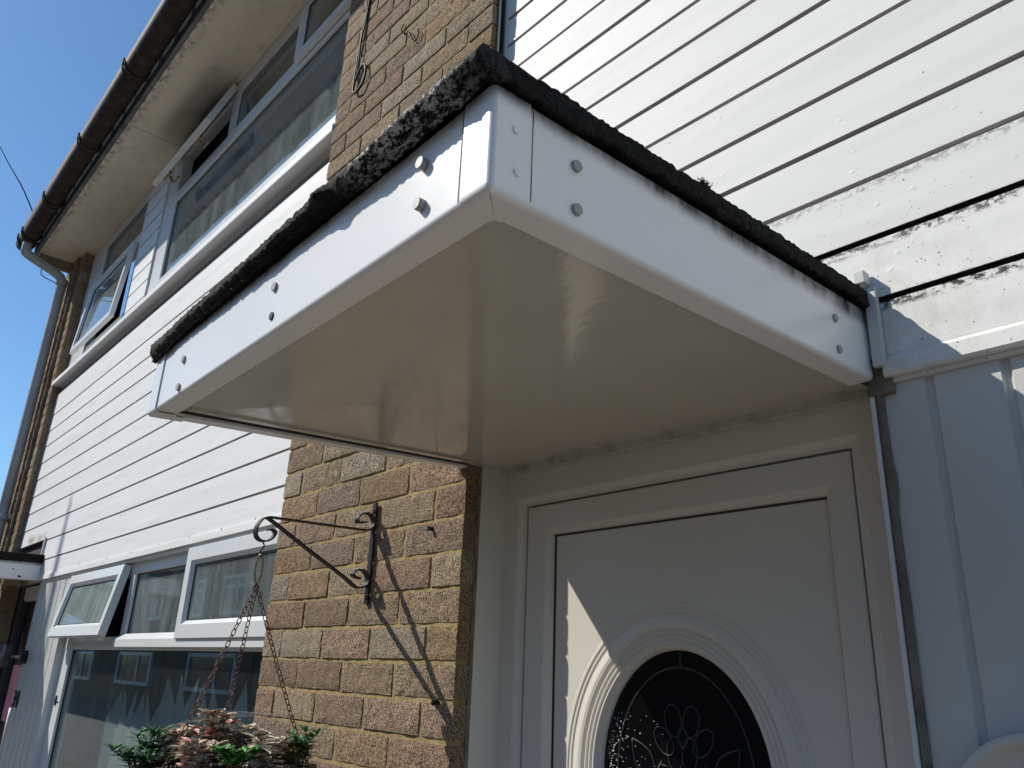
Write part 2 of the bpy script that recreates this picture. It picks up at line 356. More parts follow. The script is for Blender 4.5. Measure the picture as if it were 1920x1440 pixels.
def brick_part(parent,specs,label=None):
    bm=BM(); lay=bm.faces.layers.float_color.new('bcol')
    for (x0,x1,y0,dep,z0,z1,seed) in specs:
        brickwork(bm,lay,x0,x1,y0,dep,z0,z1,0.0,seed)
        # mortar core, raked back a little from every face
        b=bmesh.new(); nx=int((x1-x0)/.012)+1; nz=int((z1-z0)/.012)+1
        G=[[b.verts.new((x0+.003+(x1-x0-.006)*i/nx, y0+.0038+noise.noise(Vector((i*.31,seed,j*.37)))*.0012, z0+(z1-z0)*j/nz)) for j in range(nz+1)] for i in range(nx+1)]
        for i in range(nx):
            for j in range(nz): b.faces.new((G[i][j],G[i+1][j],G[i+1][j+1],G[i][j+1]))
        for gi in (0,nx):
            bk=[b.verts.new((G[gi][j].co.x,y0+dep,G[gi][j].co.z)) for j in range(nz+1)]
            for j in range(nz): b.faces.new((G[gi][j],G[gi][j+1],bk[j+1],bk[j]))
        merge(bm,b,1)
    return put('brick_pier',bm,['brick','mortar'],parent,label)
brick_part(HR,[(-.89,0.0,0.0,.10,GZ,2.64,3)])
brick_part(HL,[(-5.25,-4.955,-.022,.12,GZ,2.64,11),(-4.945,-4.83,0.0,.10,GZ,2.64,12)])

# -- horizontal weatherboarding
def clad(parent,name,x0,x1,yf,joints,zbot,ztop,mats,dirty=0,parentlabel=None,zb_front=None):
    """boards with a rebated shadow joint below each board's upper neighbour"""
    z=zbot; poly=[]; mis=[]
    def add(y,zz,mi): poly.append((y,zz)); mis.append(mi)
    add(yf,zbot,0)
    for i,j in enumerate(joints):
        g=1 if i>=dirty else 2; jt=.0012*math.sin(i*2.3)
        add(yf+.001+jt,j-.0068,g)      # top lip of the lower board turns in
        add(yf+.0085,j-.0052,g)
        add(yf+.0085,j+.0005,g)
        add(yf-.0005,j+.0018,0)
    add(yf,ztop,0); add(yf+.02,ztop,0); add(yf+.02,zbot,0)
    b=BM(); prism(b,poly,'x',x0,x1,0,mis); return put(name,b,mats,parent)
rj=[.295,.398,.499,.593,.690,.786,.881,.981,1.072]+[1.072+.096*k for k in range(1,17)]
clad(HR,'upper_cladding',.012,5.0,.042,rj,.205,2.64,['cladr','groove','grime'],2)
b=BM(); prism(b,[(.040,.1995),(.0365,.1975),(.0355,.176),(.038,.172),(.060,.172),(.062,.205),(.0425,.205)],'x',.905,5.0); box(b,.9,5.0,.048,.075,.1655,.1715); put('cladding_trim',b,['cladr'],HR,label='dirty bottom trim')
# corner strip of the upper boarding beside the brick return
b=BM(); box(b,.004,.022,.036,.055,.30,2.64,bev=.002); put('edge_strip',b,['panelw'],HR)
lj=[.293,.413,.530,.645,.761,.879,.996,1.114,1.226,1.345]
def leftclad():
    b=BM()
    def seg(x0,x1,zbot,joints,ztop):
        poly=[];mis=[]
        def add(y,zz,mi): poly.append((y,zz)); mis.append(mi)
        add(.042,zbot,0)
        for i,j in enumerate(joints):
            add(.043,j-.0062,1); add(.0505,j-.0045,1); add(.0505,j+.0005,1); add(.0415,j+.0018,0)
        add(.042,ztop,0); add(.064,ztop,0); add(.064,zbot,0); prism(b,poly,'x',x0,x1,0,mis)
    seg(-4.83,-4.112,.405,lj[1:],1.50) if False else None
    seg(-4.829,-4.102,.421,lj[2:],1.50); seg(-4.10,-.885,.172,lj,1.50)
    box(b,-4.10,-.885,.036,.0415,.172,.196)      # bottom bead
    box(b,-4.108,-4.098,.030,.040,.28,.43)       # little corner trim by the next porch
    for x in (-3.7,-3.2,-2.75,-2.4,-2.05,-1.72,-1.42,-1.15): cyl(b,(x,.0365,.2+.004*math.sin(x*9)),(0,-1,0),.004,.0015,8,1)
    put('upper_cladding',b,['cladl','groove'],HL)
leftclad()
b=BM(); box(b,-4.83,-4.0,.066,.12,.25,.50); put('bare_wall',b,'gap',HL,label='bare dark brick showing in the gap above the porch')
b=BM(); box(b,-3.34,-.885,.050,.105,.160,.1705); put('window_head',b,'frame',HL)
b=BM(); box(b,-4.0,-3.34,.0495,.06,.160,.1705); put('cladding_trim',b,'frame',HL)

# -- vertical boarding below
def vclad(parent,x0,x1,yf,z0,z1,grooves,mat):
    poly=[(x0,yf)];
    for g in grooves: poly+=[(g-.006,yf),(g-.004,yf+.006),(g+.003,yf+.007),(g+.007,yf+.001)]
    poly+=[(x1,yf),(x1,yf+.02),(x0,yf+.02)]
    b=BM(); prism(b,poly,'z',z0,z1); return put('lower_cladding',b,mat,parent)
vclad(HR,.8945,5.0,.054,GZ,.165,[.957+.095*k for k in range(20)],'panelw')
b=BM(); box(b,-3.352,-3.338,.046,.10,GZ,.160,bev=.002); put('corner_trim',b,'frame',HL)
vclad(HL,-4.02,-3.353,.052,GZ,.160,[-3.92+.112*k for k in range(5)],'panelw')
b=BM()
zs=[GZ+i*.02 for i in range(106)]
L_=[b.verts.new((.886,.047,z)) for z in zs]; R_=[b.verts.new((.8955+.0015*noise.noise(Vector((0,z*9,3)))+(.004*math.exp(-((z-.02)/.02)**2)),.052,z)) for z in zs]; K=[b.verts.new((.891,.0450,z)) for z in zs]
for i in range(len(zs)-1):
    b.faces.new((L_[i],L_[i+1],K[i+1],K[i])); b.faces.new((K[i],K[i+1],R_[i+1],R_[i]))
B2=[b.verts.new((.886,.06,z)) for z in zs]
for i in range(len(zs)-1): b.faces.new((B2[i],B2[i+1],L_[i+1],L_[i]))
put('sealant_bead',b,'seal',HR,smooth=True)
b=BM(); box(b,.8765,.8835,.046,.12,GZ,.172,bev=.002); put('door_edge_trim',b,'white',HR)
# side lining of the door recess
b=BM(); box(b,-.004,.0045,.044,.13,GZ,.196); box(b,-.006,.002,.036,.0435,GZ,.185,1); put('door_reveal',b,['doorw','seal'],HR)

# -- masonry behind everything, dark rooms behind the windows
def wallbox(parent):
    b=BM()
    if parent is HL: segs=[(-5.2,-4.72,GZ,2.75),(-4.72,-3.50,GZ,-.9),(-4.72,-.89,.20,1.55),(-3.46,-3.14,1.55,2.75),(-4.72,-.89,2.63,2.75),(-4.0,-3.34,GZ,.2),(-3.34,-.89,GZ,-1.2)]
    else: segs=[(-.88,-.02,GZ,2.75),(.86,5.0,GZ,2.75),(-.02,.86,.2,2.75)]
    for i,(x0,x1,z0,z1) in enumerate(segs): box(b,x0,x1,.11+i*.002,.30+i*.002,z0,z1)
    put('inner_wall',b,'dark',parent)
wallbox(HL); wallbox(HR)
def room(parent,x0,x1,z0,z1,y0=.33,y1=3.6):
    b=BM(); vs=[(x0,y0,z0),(x1,y0,z0),(x1,y1,z0),(x0,y1,z0),(x0,y0,z1),(x1,y0,z1),(x1,y1,z1),(x0,y1,z1)]
    V=[b.verts.new(v) for v in vs]
    for q in ((0,1,2,3),(4,5,6,7),(0,3,7,4),(1,2,6,5),(3,2,6,7)): b.faces.new([V[i] for i in q])
    put('room_interior',b,'room',parent,recalc=False)
room(HL,-4.75,-.9,1.2,2.68); room(HL,-4.02,-.9,-1.4,.45)

# ---------------------------------------------------------------- windows
def frame_piece(bm,x0,x1,z0,z1,w_,yf,yb,bead=.014):
    """mitred frame with a chamfered inner bead: outer rect, members w_ wide"""
    w=w_
    O=[(x0,z0),(x1,z0),(x1,z1),(x0,z1)]
    def ring(d,y): return [bm.verts.new((x0+d if i in (0,3) else x1-d, y, z0+d if i in (0,1) else z1-d)) for i in range(4)]
    rs=[ring(0,yb),ring(0,yf+.002),ring(.002,yf),ring(w-bead,yf),ring(w,yf+bead*.9),ring(w,yb)]
    for a,b in zip(rs,rs[1:]):
        for i in range(4): bm.faces.new((a[i],a[(i+1)%4],b[(i+1)%4],b[i]))
def pane(parent,x0,x1,z0,z1,y,mat='glass',name='pane'):
    b=BM(); box(b,x0,x1,y,y+.004,z0,z1); return put(name,b,mat,parent)
def gasket(parent,x0,x1,z0,z1,y):
    b=BM(); t=.004
    for q in ((x0,x1,z0,z0+t),(x0,x1,z1-t,z1),(x0,x0+t,z0+t,z1-t),(x1-t,x1,z0+t,z1-t)): box(b,q[0],q[1],y,y+.006,q[2],q[3])
    return put('gasket',b,'gasket',parent)
def windowroot(parent,name,bm,label=None):
    return put(name,bm,'frame',parent,label)
def sash(parent,x0,x1,z0,z1,w_,yf,yb,ang=0,glassmat='glass',label=None,handle=False):
    """casement hinged at its top edge; ang swings the bottom outwards"""
    b=BM(); frame_piece(b,x0,x1,z0,z1,w_,yf,yb)
    rot=Matrix.Translation((0,yb,z1))@Matrix.Rotation(-ang,4,'X')@Matrix.Translation((0,-yb,-z1))
    def T(bm): bmesh.ops.transform(bm,matrix=rot,verts=bm.verts)
    T(b); s=put('casement',b,'frame',parent,label)
    b=BM(); box(b,x0+w_-.002,x1-w_+.002,yf+.017,yf+.021,z0+w_-.002,z1-w_+.002); T(b); put('pane',b,glassmat,parent)
    b=BM(); t=.004; X0,X1,Z0,Z1=x0+w_-.001,x1-w_+.001,z0+w_-.001,z1-w_+.001
    for q in ((X0,X1,Z0,Z0+t),(X0,X1,Z1-t,Z1),(X0,X0+t,Z0+t,Z1-t),(X1-t,X1,Z0+t,Z1-t)): box(b,q[0],q[1],yf+.0125,yf+.0165,q[2],q[3])
    T(b); put('gasket',b,'gasket',parent)
    if handle:
        for dx in (.2,.75):
            b=BM(); hx=x0+(x1-x0)*dx
            tube(b,smoothline([(hx,yb+.002,z0+.012),(hx,yb+.035,z0+.005),(hx+.02,yb+.05,z0-.02),(hx+.10,yb+.05,z0-.02)]),.006,8); box(b,hx-.05,hx+.04,yb,yb+.012,z0+.0,z0+.018)
            T(b); put('handle',b,'brass',parent)
    return s
# upstairs, large window
y0,y1=.058,.115
b=BM()
def hbar(b,x0,x1,z0,z1,yf=y0): box(b,x0,x1,yf,y1,z0,z1,bev=.003)
hbar(b,-3.125,-.885,2.545,2.628); hbar(b,-3.125,-.885,2.238,2.305); hbar(b,-3.125,-.885,1.60,1.737)
for a,c in ((-3.125,-2.94),(-2.245,-2.165),(-1.50,-1.425),(-.96,-.885)): box(b,a,c,y0+.0015,y1-.001,1.70,2.60,bev=.003) if a in(-3.125,-.96) else box(b,a,c,y0+.0015,y1-.001,2.30,2.56,bev=.003)
W1=windowroot(HL,'window',b)
pane(W1,-2.945,-.955,1.730,2.245,.078,'glassd'); pane(W1,-2.17,-1.495,2.30,2.55,.080)
gasket(W1,-2.944,-.956,1.7385,2.2415,.071); gasket(W1,-2.169,-1.496,2.3015,2.549,.071)
sash(W1,-3.02,-2.21,2.31,2.60,.050,.030,.060,R(20),handle=True,label='top casement propped wide open')
sash(W1,-1.455,-.90,2.262,2.60,.05,.034,.056,0)
# upstairs, small window
b=BM()
hbar(b,-4.80,-3.485,2.545,2.628); hbar(b,-4.80,-3.485,2.222,2.30); hbar(b,-4.80,-3.485,1.60,1.737)
box(b,-4.80,-4.43,y0+.0015,y1-.001,1.70,2.60,bev=.003); box(b,-3.56,-3.485,y0+.0015,y1-.001,1.70,2.60,bev=.003)
W2=windowroot(HL,'window',b)
pane(W2,-4.435,-3.555,2.29,2.555,.080); gasket(W2,-4.434,-3.556,2.2965,2.549,.071)
# lower side-hung casement standing slightly ajar at its right
sash(W2,-4.47,-3.575,1.70,2.235,.055,.030,.056,R(4.5),'glassd',label='lower casement standing slightly ajar')
# boards between the upstairs windows
b=BM(); poly=[(.048,1.60)]; mis=[0]
for k in range(9):
    j=1.70+.1125*k; poly+=[(.048,j-.007),(.056,j-.005),(.056,j),(.0475,j+.0015)]; mis+=[1,1,1,0]
poly+=[(.048,2.628),(.062,2.628),(.062,1.60)]; mis+=[0,0,0]; prism(b,poly,'x',-3.478,-3.13,0,mis); put('infill_boards',b,['cladl','groove'],HL)
# sill
b=BM(); poly=[(.060,1.625),(-.001,1.598),(-.0045,1.594),(-.005,1.590),(-.005,1.567),(-.0035,1.563),(.000,1.5615),(.060,1.5615)]
prism(b,poly,'x',-4.85,-.8925,smooth=False); put('window_sill',b,'cladl',HL)
b=BM(); box(b,-4.85,-.89,.058,.10,1.55,1.64); put('sill_upstand',b,'frame',HL)
# downstairs window
yf,yb=.078,.13
b=BM()
def hb(x0,x1,z0,z1,y=yf): box(b,x0,x1,y,yb,z0,z1,bev=.003)
hb(-3.345,-.885,.112,.1595); hb(-3.345,-.885,-.205,-.150); box(b,-3.345,-3.20,yf+.0015,yb-.001,GZ+1.0,.14,bev=.003)
for a,c in ((-2.475,-2.415),(-1.70,-1.665)): box(b,a,c,yf+.0015,yb-.001,-.18,.13,bev=.003)
box(b,-.95,-.885,yf+.0015,yb-.001,GZ+1.0,.14,bev=.003); hb(-3.345,-.885,-1.15,-1.05)
W3=windowroot(HL,'window',b)
pane(W3,-3.205,-.945,-1.06,-.20,.098,'glass'); gasket(W3,-3.2,-.95,-1.05,-.2065,.091)
pane(W3,-2.425,-1.69,-.155,.12,.096,'glassd'); gasket(W3,-2.4185,-1.6985,-.1485,.1135,.0905)
b=BM(); poly=[(yf,-.140),(.052,-.160),(.048,-.164),(.048,-.1935),(.052,-.196),(yf,-.196)]; prism(b,poly,'x',-2.44,-.89); put('glazing_bead',b,'frame',W3)
sash(W3,-1.715,-.90,-.166,.157,.062,.040,.074,0,'glassd')
sash(W3,-3.34,-2.475,-.160,.150,.058,.044,.076,R(10),'frost',label='frosted top casement propped open')
# ironmongery mark on frame
b=BM(); tube(b,[(-3.285,.0765,-.447),(-3.225,.0765,-.447)],.0025,6); tube(b,[(-3.262,.0755,-.465),(-3.262,.0755,-.42)],.004,6); put('fixing',b,'iron',W3)

# net curtain with pointed top, hung inside the lower window
def curtain():
    b=BM(); xs=[]; x=-3.02
    peaks=[]
    n=0
    while x<-.95:
        wd=.105 if n<7 else .118; zt=-.395 if n<7 else -.325+.012*math.sin(n)
        if n==14: x+=.06
        peaks.append((x,wd,zt)); x+=wd; n+=1
    last=None; top=[]
    for (x,wd,zt) in peaks: top+=[(x,zt-.095),(x+wd*.5,zt+.02),(x+wd*.98,zt-.10)]
    F=[];
    def yy(x): return .245+.014*math.sin(x*37)+.008*math.sin(x*91)
    for y_off in (0,.003):
        row=[]
        for (x,z) in top: row.append((b.verts.new((x,yy(x)+y_off,z)),b.verts.new((x,yy(x)+y_off,-1.05))))
        F.append(row)
    for r in F:
        for a,c in zip(r,r[1:]): b.faces.new((a[0],c[0],c[1],a[1]))
    for i in range(len(top)-1): b.faces.new((F[0][i][0],F[0][i+1][0],F[1][i+1][0],F[1][i][0]))
    o=put('net_curtain',b,'net'); tag(o,"pale net curtain with a zigzag pointed top behind the big lower window",'curtain')
curtain()
b=BM()
for i in range(14):
    x=-3.19+.013*i; tube(b,[(x,.30+.012*(i%2),-.12),(x+.004,.30+.012*(i%2),-1.1)],.008,6)
M['drape']=plain('drape',(.20,.155,.09),.9,.3,20,.4); tag(put('curtain',b,'drape'),"narrow brown drape at the left edge of the big lower window",'curtain')

# ---------------------------------------------------------------- eaves: soffit, boards, gutter, pipe, roof
XE=-5.17
def ey(x): return -.262+.004*(x+3)      # outer edge of soffit
b=BM()
for i,(a,c) in enumerate(((XE+.06,-3.008),(-3.004,-.2),(-.196,2.6),(2.604,5.0))): box(b,a,c,-.262,.112,2.640+.0006*(i%2),2.650)
put('eave_soffit',b,'esof',HL)
b=BM(); box(b,XE+.06,5.0,.040,.0575,2.6285,2.6395); box(b,XE+.06,5.0,.030,.0395,2.634,2.6395); put('cover_bead',b,'esof',HL)
b=BM()
box(b,XE,5.0,-.284,-.264,2.630,2.80,0); 
box(b,XE+.02,5.0,-.2635,-.248,2.622,2.6395,1)
put('fascia_board',b,['fdark','esof'],HL,label='dark peeling fascia board')
b=BM(); box(b,XE,XE+.05,-.262,.02,2.60,2.76); box(b,XE+.002,XE+.055,-.20,-.185,2.545,2.60); box(b,XE-.004,XE+.03,-.26,-.02,2.575,2.5995); tube(b,smoothline([(XE+.02,-.2,2.58),(XE+.0,-.2,2.5),(XE+.06,-.1,2.44)]),.004,6); put('eave_end',b,'wood',HL,label='broken wooden box end of the eaves')
def gutter():
    b=BM(); xs=[XE-.03+i*.25 for i in range(42)]; seg=12; r=.060
    def C(x): return (-.352-.010*(x+5)/3*.6, 2.706+.010*(x+5)/3)
    L=[];Li=[]
    for x in xs:
        cy,cz=C(x); L.append([b.verts.new((x,cy-r*math.cos(math.pi*k/seg),cz-r*math.sin(math.pi*k/seg))) for k in range(seg+1)])
        Li.append([b.verts.new((x,cy-(r-.003)*math.cos(math.pi*k/seg),cz-(r-.003)*math.sin(math.pi*k/seg))) for k in range(seg+1)])
    for S in (L,Li):
        for a,c in zip(S,S[1:]):
            for k in range(seg): f=b.faces.new((a[k],a[k+1],c[k+1],c[k])); f.smooth=True
    for a,c,ai,ci in zip(L,L[1:],Li,Li[1:]):
        for k in (0,seg): b.faces.new((a[k],c[k],ci[k],ai[k]))
    f=b.faces.new(L[0])
    g=put('gutter',b,'gutter',HL)
    # unions and the stop end, each with an upstanding clip
    for x in (-5.10,-4.96,-4.32,-3.46,-2.60,-1.74,-.9,0.6):
        b=BM(); cy,cz=C(x); wd=.022 if x>-4.9 else .014
        for dx in (-wd,wd):
            tube(b,[(x+dx,cy-(r+.004)*math.cos(math.pi*k/14),cz-(r+.004)*math.sin(math.pi*k/14)) for k in range(15)],.0045,6)
        ring=[[b.verts.new((x+dx,cy-(r+.004)*math.cos(math.pi*k/14),cz-(r+.004)*math.sin(math.pi*k/14))) for k in range(15)] for dx in (-wd,wd)]
        for k in range(14): b.faces.new((ring[0][k],ring[0][k+1],ring[1][k+1],ring[1][k])).smooth=True
        box(b,x-.006,x+.006,cy-r-.012,cy-r-.001,cz-.012,cz+.028)
        put('gutter_clip',b,'gutter',g)
gutter()
for i in range(22):
    x=-4.9+i*.21+.02*math.sin(i*5); b=BM(); box(b,x,x+.15,-.2895,-.2855,2.700,2.722); put('light_dash',b,'cladr',HL)  # white strips stand in for light showing between gutter and board
b=BM()
pp=smoothline([(-5.03,-.352,2.65),(-5.03,-.352,2.60),(-5.035,-.33,2.565),(-5.07,-.12,2.50),(-5.075,-.075,2.46),(-5.075,-.065,2.40)],4)+[Vector((-5.08,-.065,1.2)),Vector((-5.085,-.065,GZ+.1))]
tube(b,pp,.034,16); P_=put('downpipe',b,'pipe',HL,smooth=True)
for z in (2.42,.62,-.6):
    b=BM(); tube(b,[(-5.08,-.065,z),(-5.08,-.065,z+.045)],.040,16)
    if z<1: box(b,-5.125,-5.0,-.0355,-.02,z+.01,z+.035)
    put('pipe_collar',b,'pipe',P_)
for i in range(1):
    b=BM()
    prism(b,[(-.40,2.775),(4.0,5.2),(4.0,5.26),(-.40,2.82)],'x',XE-.02,5.0)
    put('roof',b,'tile',HL)

# ---------------------------------------------------------------- porch canopy
def cm(v):
    x,y,z=v
    if y<.02: y=y+.024*(1-(x+.064)/.952)*min(1,max(0,-y/.68))
    if x<.4: x+=.034*max(0,min(1,1+y/.68))*(.4-x)/.464
    return Vector((x,y,z+.024*(y+.68)+(.010*(.4-x)/.45*max(0,1+y/.68) if x<.4 else 0)))
X0,X1,YF,ZB,ZT=-.064,.888,-.680,.155,.262
CAN=put('porch_canopy',(lambda b:(box(b,X0+.012,X1-.012,YF+.012,.035,ZT-.06,ZT+.006,f=cm),b)[1])(BM()),'fdark',HR)
def lprof(outer,d):
    """rounded J profile: list of (across, z); outer face at 0, going inwards along +d"""
    r=.0065; pts=[(0,ZT+.002),(0,ZB+r)]
    for k in range(1,6):
        a=math.pi/2*k/5; pts.append((d*(r-r*math.cos(a)),ZB+r-r*math.sin(a)))
    pts+=[(d*.036,ZB),(d*.036,ZB+.005),(d*.010,ZB+.008),(d*.007,ZB+.014),(d*.007,ZT+.002)]
    return [(outer+a,z) for a,z in pts]
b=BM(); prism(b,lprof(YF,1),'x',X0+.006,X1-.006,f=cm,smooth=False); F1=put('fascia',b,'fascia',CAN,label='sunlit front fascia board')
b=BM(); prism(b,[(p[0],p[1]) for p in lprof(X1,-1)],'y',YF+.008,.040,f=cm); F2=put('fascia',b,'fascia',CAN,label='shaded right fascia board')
b=BM()
# profile for the left board
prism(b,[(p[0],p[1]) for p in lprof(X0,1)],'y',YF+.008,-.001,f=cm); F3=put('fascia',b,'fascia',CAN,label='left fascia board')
def cap(cx,cy,sx,sy,la,lb,parent):
    """corner cap: plan polyline with a rounded outer corner, folded under at the bottom"""
    e=.0022; r=.0065; plan=[]
    # runs along x (front) then round the corner, then along y (side); sx: +1 for right-hand corner
    ox=cx+sx*e; oy=cy-e
    plan.append((ox-sx*la,oy))
    for k in range(0,9):
        a=math.pi/2*k/8; plan.append((ox-sx*r+sx*r*math.sin(a), oy+r-r*math.cos(a)))
    plan.insert(1,(ox-sx*(r+.0015),oy)); plan.append((ox,oy+r+.0015)); plan.append((ox,oy+lb))
    b=BM(); rr=.0075; rows=[]
    prof=[(0,ZT+.003),(0,ZB-e+rr+.0015),(0,ZB-e+rr)]+[(rr-rr*math.cos(math.pi/2*k/6),ZB-e+rr-rr*math.sin(math.pi/2*k/6)) for k in range(1,7)]
    for (ins,z) in prof:
        row=[]
        n=len(plan)
        for i,(x,y) in enumerate(plan):
            if i<=1: q=(x,y+ins)
            elif i>=n-2: q=(x-sx*ins,y)
            else:
                a=math.pi/2*(i-2)/8; q=(x-sx*ins*math.sin(a),y+ins*math.cos(a))
            row.append(b.verts.new(cm(Vector((q[0],q[1],z)))))
        rows.append(row)
    for a,c in zip(rows,rows[1:]):
        for i in range(len(a)-1): f=b.faces.new((a[i],a[i+1],c[i+1],c[i])); f.smooth=True
    # underside plate
    zu=ZB-e; ex=ox-sx*la; ey_=oy+lb
    und=[b.verts.new(v.co) for v in rows[-1]]
    inner=[b.verts.new(cm(Vector(q))) for q in ((ox-sx*.0375,ey_,zu),(ox-sx*.0385,oy+.0385,zu),(ex,oy+.0375,zu))]
    b.faces.new(und+inner)
    # inner skin so the cap has thickness at its open edges
    for i0 in (0,-1):
        col=[b.verts.new(r_[i0].co) for r_ in rows]
        off=Vector((0,e*1.2,0)) if i0==0 else Vector((-sx*e*1.2,0,0))
        cc=[b.verts.new(v.co+off) for v in col]
        for i in range(len(col)-1): b.faces.new((col[i],col[i+1],cc[i+1],cc[i]))
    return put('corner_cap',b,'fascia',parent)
C1=cap(X1,YF,1,0,.044,.046,CAN); C2=cap(X0,YF,-1,0,.046,.060,CAN)
for nm,q in (('front',(X1-.0470,X1-.0462,YF-.0006,YF+.004,ZB+.006,ZT)),('side',(X1-.003,X1+.0006,YF+.0482,YF+.0490,ZB+.006,ZT)),('left',(X0+.0462,X0+.0472,YF-.0006,YF+.004,ZB+.006,ZT))):
    b=BM(); box(b,*q,f=cm); put('seam',b,'seal',CAN)
b=BM()
def sofz(y): return ZB+.0075
n=24
box(b,X0+.030,X1-.030,YF+.030,.1145,ZB+.0085,ZB+.018,f=cm)
SOF=put('canopy_soffit',b,'psof',CAN)
b=BM(); box(b,-.035,X1-.036,.098,.1135,ZB-.004,ZB+.0083,f=cm); box(b,X0+.058,X0+.075,YF+.05,-.005,ZB+.0045,ZB+.0082,f=cm); put('soffit_bead',b,'psof',CAN)
b=BM(); box(b,X0+.0365,X0+.046,YF+.050,-.002,ZB+.006,ZB+.0080,f=cm); put('shadow_gap',b,'gasket',CAN)
def boltcap(p,d,r=.0068,h=.0065,mat='grey',lab=None):
    b=BM(); d=Vector(d); p=Vector(p); cyl(b,p-d*.001,d,r,h+.001,18,r2=r*.93); put('bolt_cap',b,mat,CAN,lab)
for x,z,m in ((.779,.234,'grey'),(.78,.186,'grey'),(.432,.224,'grey'),(.090,.218,'grey'),(.090,.170,'grey')):
    boltcap((x,YF+.024*(1-(x+.064)/.952),z),(0,-1,0),mat=m,h=.008 if x>.7 else .0035)
boltcap((.435,YF+.0115,.181),(0,-1,0),.006,.002,'gasket','empty bolt hole')
for y,z,r in ((-.573,.229,.0066),(-.572,.180,.0066),(-.058,.237,.0062),(-.056,.191,.0062)): boltcap((X1,y,z),(1,0,0),r,.0035 if y<-.3 else .0028)
for y,z in ((-.654,.227),(-.651,.183)): boltcap((X1+.002,y,z),(1,0,0),.0042,.002,'fascia')
# felt: a draped, torn-edged sheet
def felt():
    b=BM(); 
    # perimeter path (plan), front-left -> front-right -> back-right, plus left return
    path=[]
    def lerp(a,c,t): return a+(c-a)*t
    step=.0045
    def run(p,q):
        n=int((Vector(q)-Vector(p)).length/step)
        for i in range(n): path.append(((lerp(p[0],q[0],i/n),lerp(p[1],q[1],i/n)),(q[0]-p[0],q[1]-p[1])))
    run((X0-.014,.036),(X0-.014,YF-.012)); i1=len(path); run((X0-.014,YF-.012),(X1+.012,YF-.025)); i2=len(path); run((X1+.012,YF-.025),(X1+.012,.040))
    rows=[]; H=9
    for i,((x,y),(dx,dy)) in enumerate(path):
        l=math.hypot(dx,dy); nx,ny=dy/l,-dx/l    # outward normal
        # blend the normal at the two corners
        for c,(n0,n1) in ((i1,((-1,0),(0,-1))),(i2,((0,-1),(1,0)))):
            if abs(i-c)<6:
                t=(i-c+6)/12; nx=n0[0]*(1-t)+n1[0]*t; ny=n0[1]*(1-t)+n1[1]*t; k=math.hypot(nx,ny); nx/=k; ny/=k
        s=i*step; nz=lambda f,o: noise.noise(Vector((x*f+o,y*f,o*1.7)))
        bot=.2665+nz(18,3)*.0035+nz(70,5)*.0030+nz(220,8)*.0034
        top=.2905-(.003 if i1<=i<i2 else 0)+nz(9,1)*.0030+nz(60,4)*.0026+nz(160,2)*.0016
        if i<i1+60 and i>i1-10: bot-=.010*max(0,1-abs(i-i1-8)/30.); 
        front=(i1<=i<i2)
        bul=.0004+nz(14,9)*.002
        row=[]
        for k in range(H):
            v=k/(H-1); z=top+(bot-top)*v
            o=bul*math.sin(v*math.pi)+noise.noise(Vector((x*95,y*95,z*120)))*.0012+noise.noise(Vector((x*330,y*330,z*330)))*.0022
            if front: o+=.003-.013*max(0,(v-.45)/.55)**1.3+.008*(x>.55)*math.sin(v*2.6)*max(0,noise.noise(Vector((x*30,2,2)))+.5)
            row.append(b.verts.new(cm(Vector((x+nx*o,y+ny*o,z)))))
        # turned-under edge back towards the fascia
        for q,(ins,dz) in enumerate(((.004,-.001),(.010,.003),(.022,.004))):
            row.append(b.verts.new(cm(Vector((x-nx*ins,y-ny*ins,bot+dz+nz(120,q)*.0015)))))
        row.insert(0,b.verts.new(cm(Vector((x-nx*.01,y-ny*.01,top+.004)))))
        row.insert(0,b.verts.new(cm(Vector((x-nx*.05,y-ny*.05,top+.004)))))
        rows.append(row)
    for a,c in zip(rows,rows[1:]):
        for k in range(len(a)-1): f=b.faces.new((a[k],a[k+1],c[k+1],c[k])); f.smooth=True
    box(b,X0+.02,X1-.02,YF+.02,.036,.270,.3005,f=cm)
    # loose fibres and moss tufts along the upper edge
    rnd=random.Random(5)
    for i in range(0):
        y=rnd.uniform(-.68,.0); x=X1+.012; z=.300+.024*(y+.68); p=Vector((x+rnd.uniform(-.006,.004),y,z)); d=Vector((rnd.uniform(-.3,1),rnd.uniform(-1,1),rnd.uniform(-.2,.6)))*rnd.uniform(.003,.006); tube(b,[p,p+d],[.0006,.0002],4)
    for j,(yy_) in enumerate((-.372,)):
        for i in range(40):
            p=Vector((X1+.012,yy_+rnd.gauss(0,.004),.291+.024*(yy_+.68))); tube(b,[p,p+Vector((rnd.uniform(-.5,.7),rnd.uniform(-1,1),rnd.uniform(.2,1.2)))*.006],[.0008,.0003],4)
    put('felt',b,'felt',CAN,recalc=False)
felt()
# lead flashing tab where the canopy meets the boards
b=BM(); box(b,.894,.911,.030,.041,.188,.312,bev=.0015); box(b,.886,.902,.020,.040,.318,.338,bev=.0015); put('flashing',b,'panelw',CAN)
b=BM(); box(b,.878,.912,.044,.10,.150,.215); put('sealant',b,'seal',CAN)

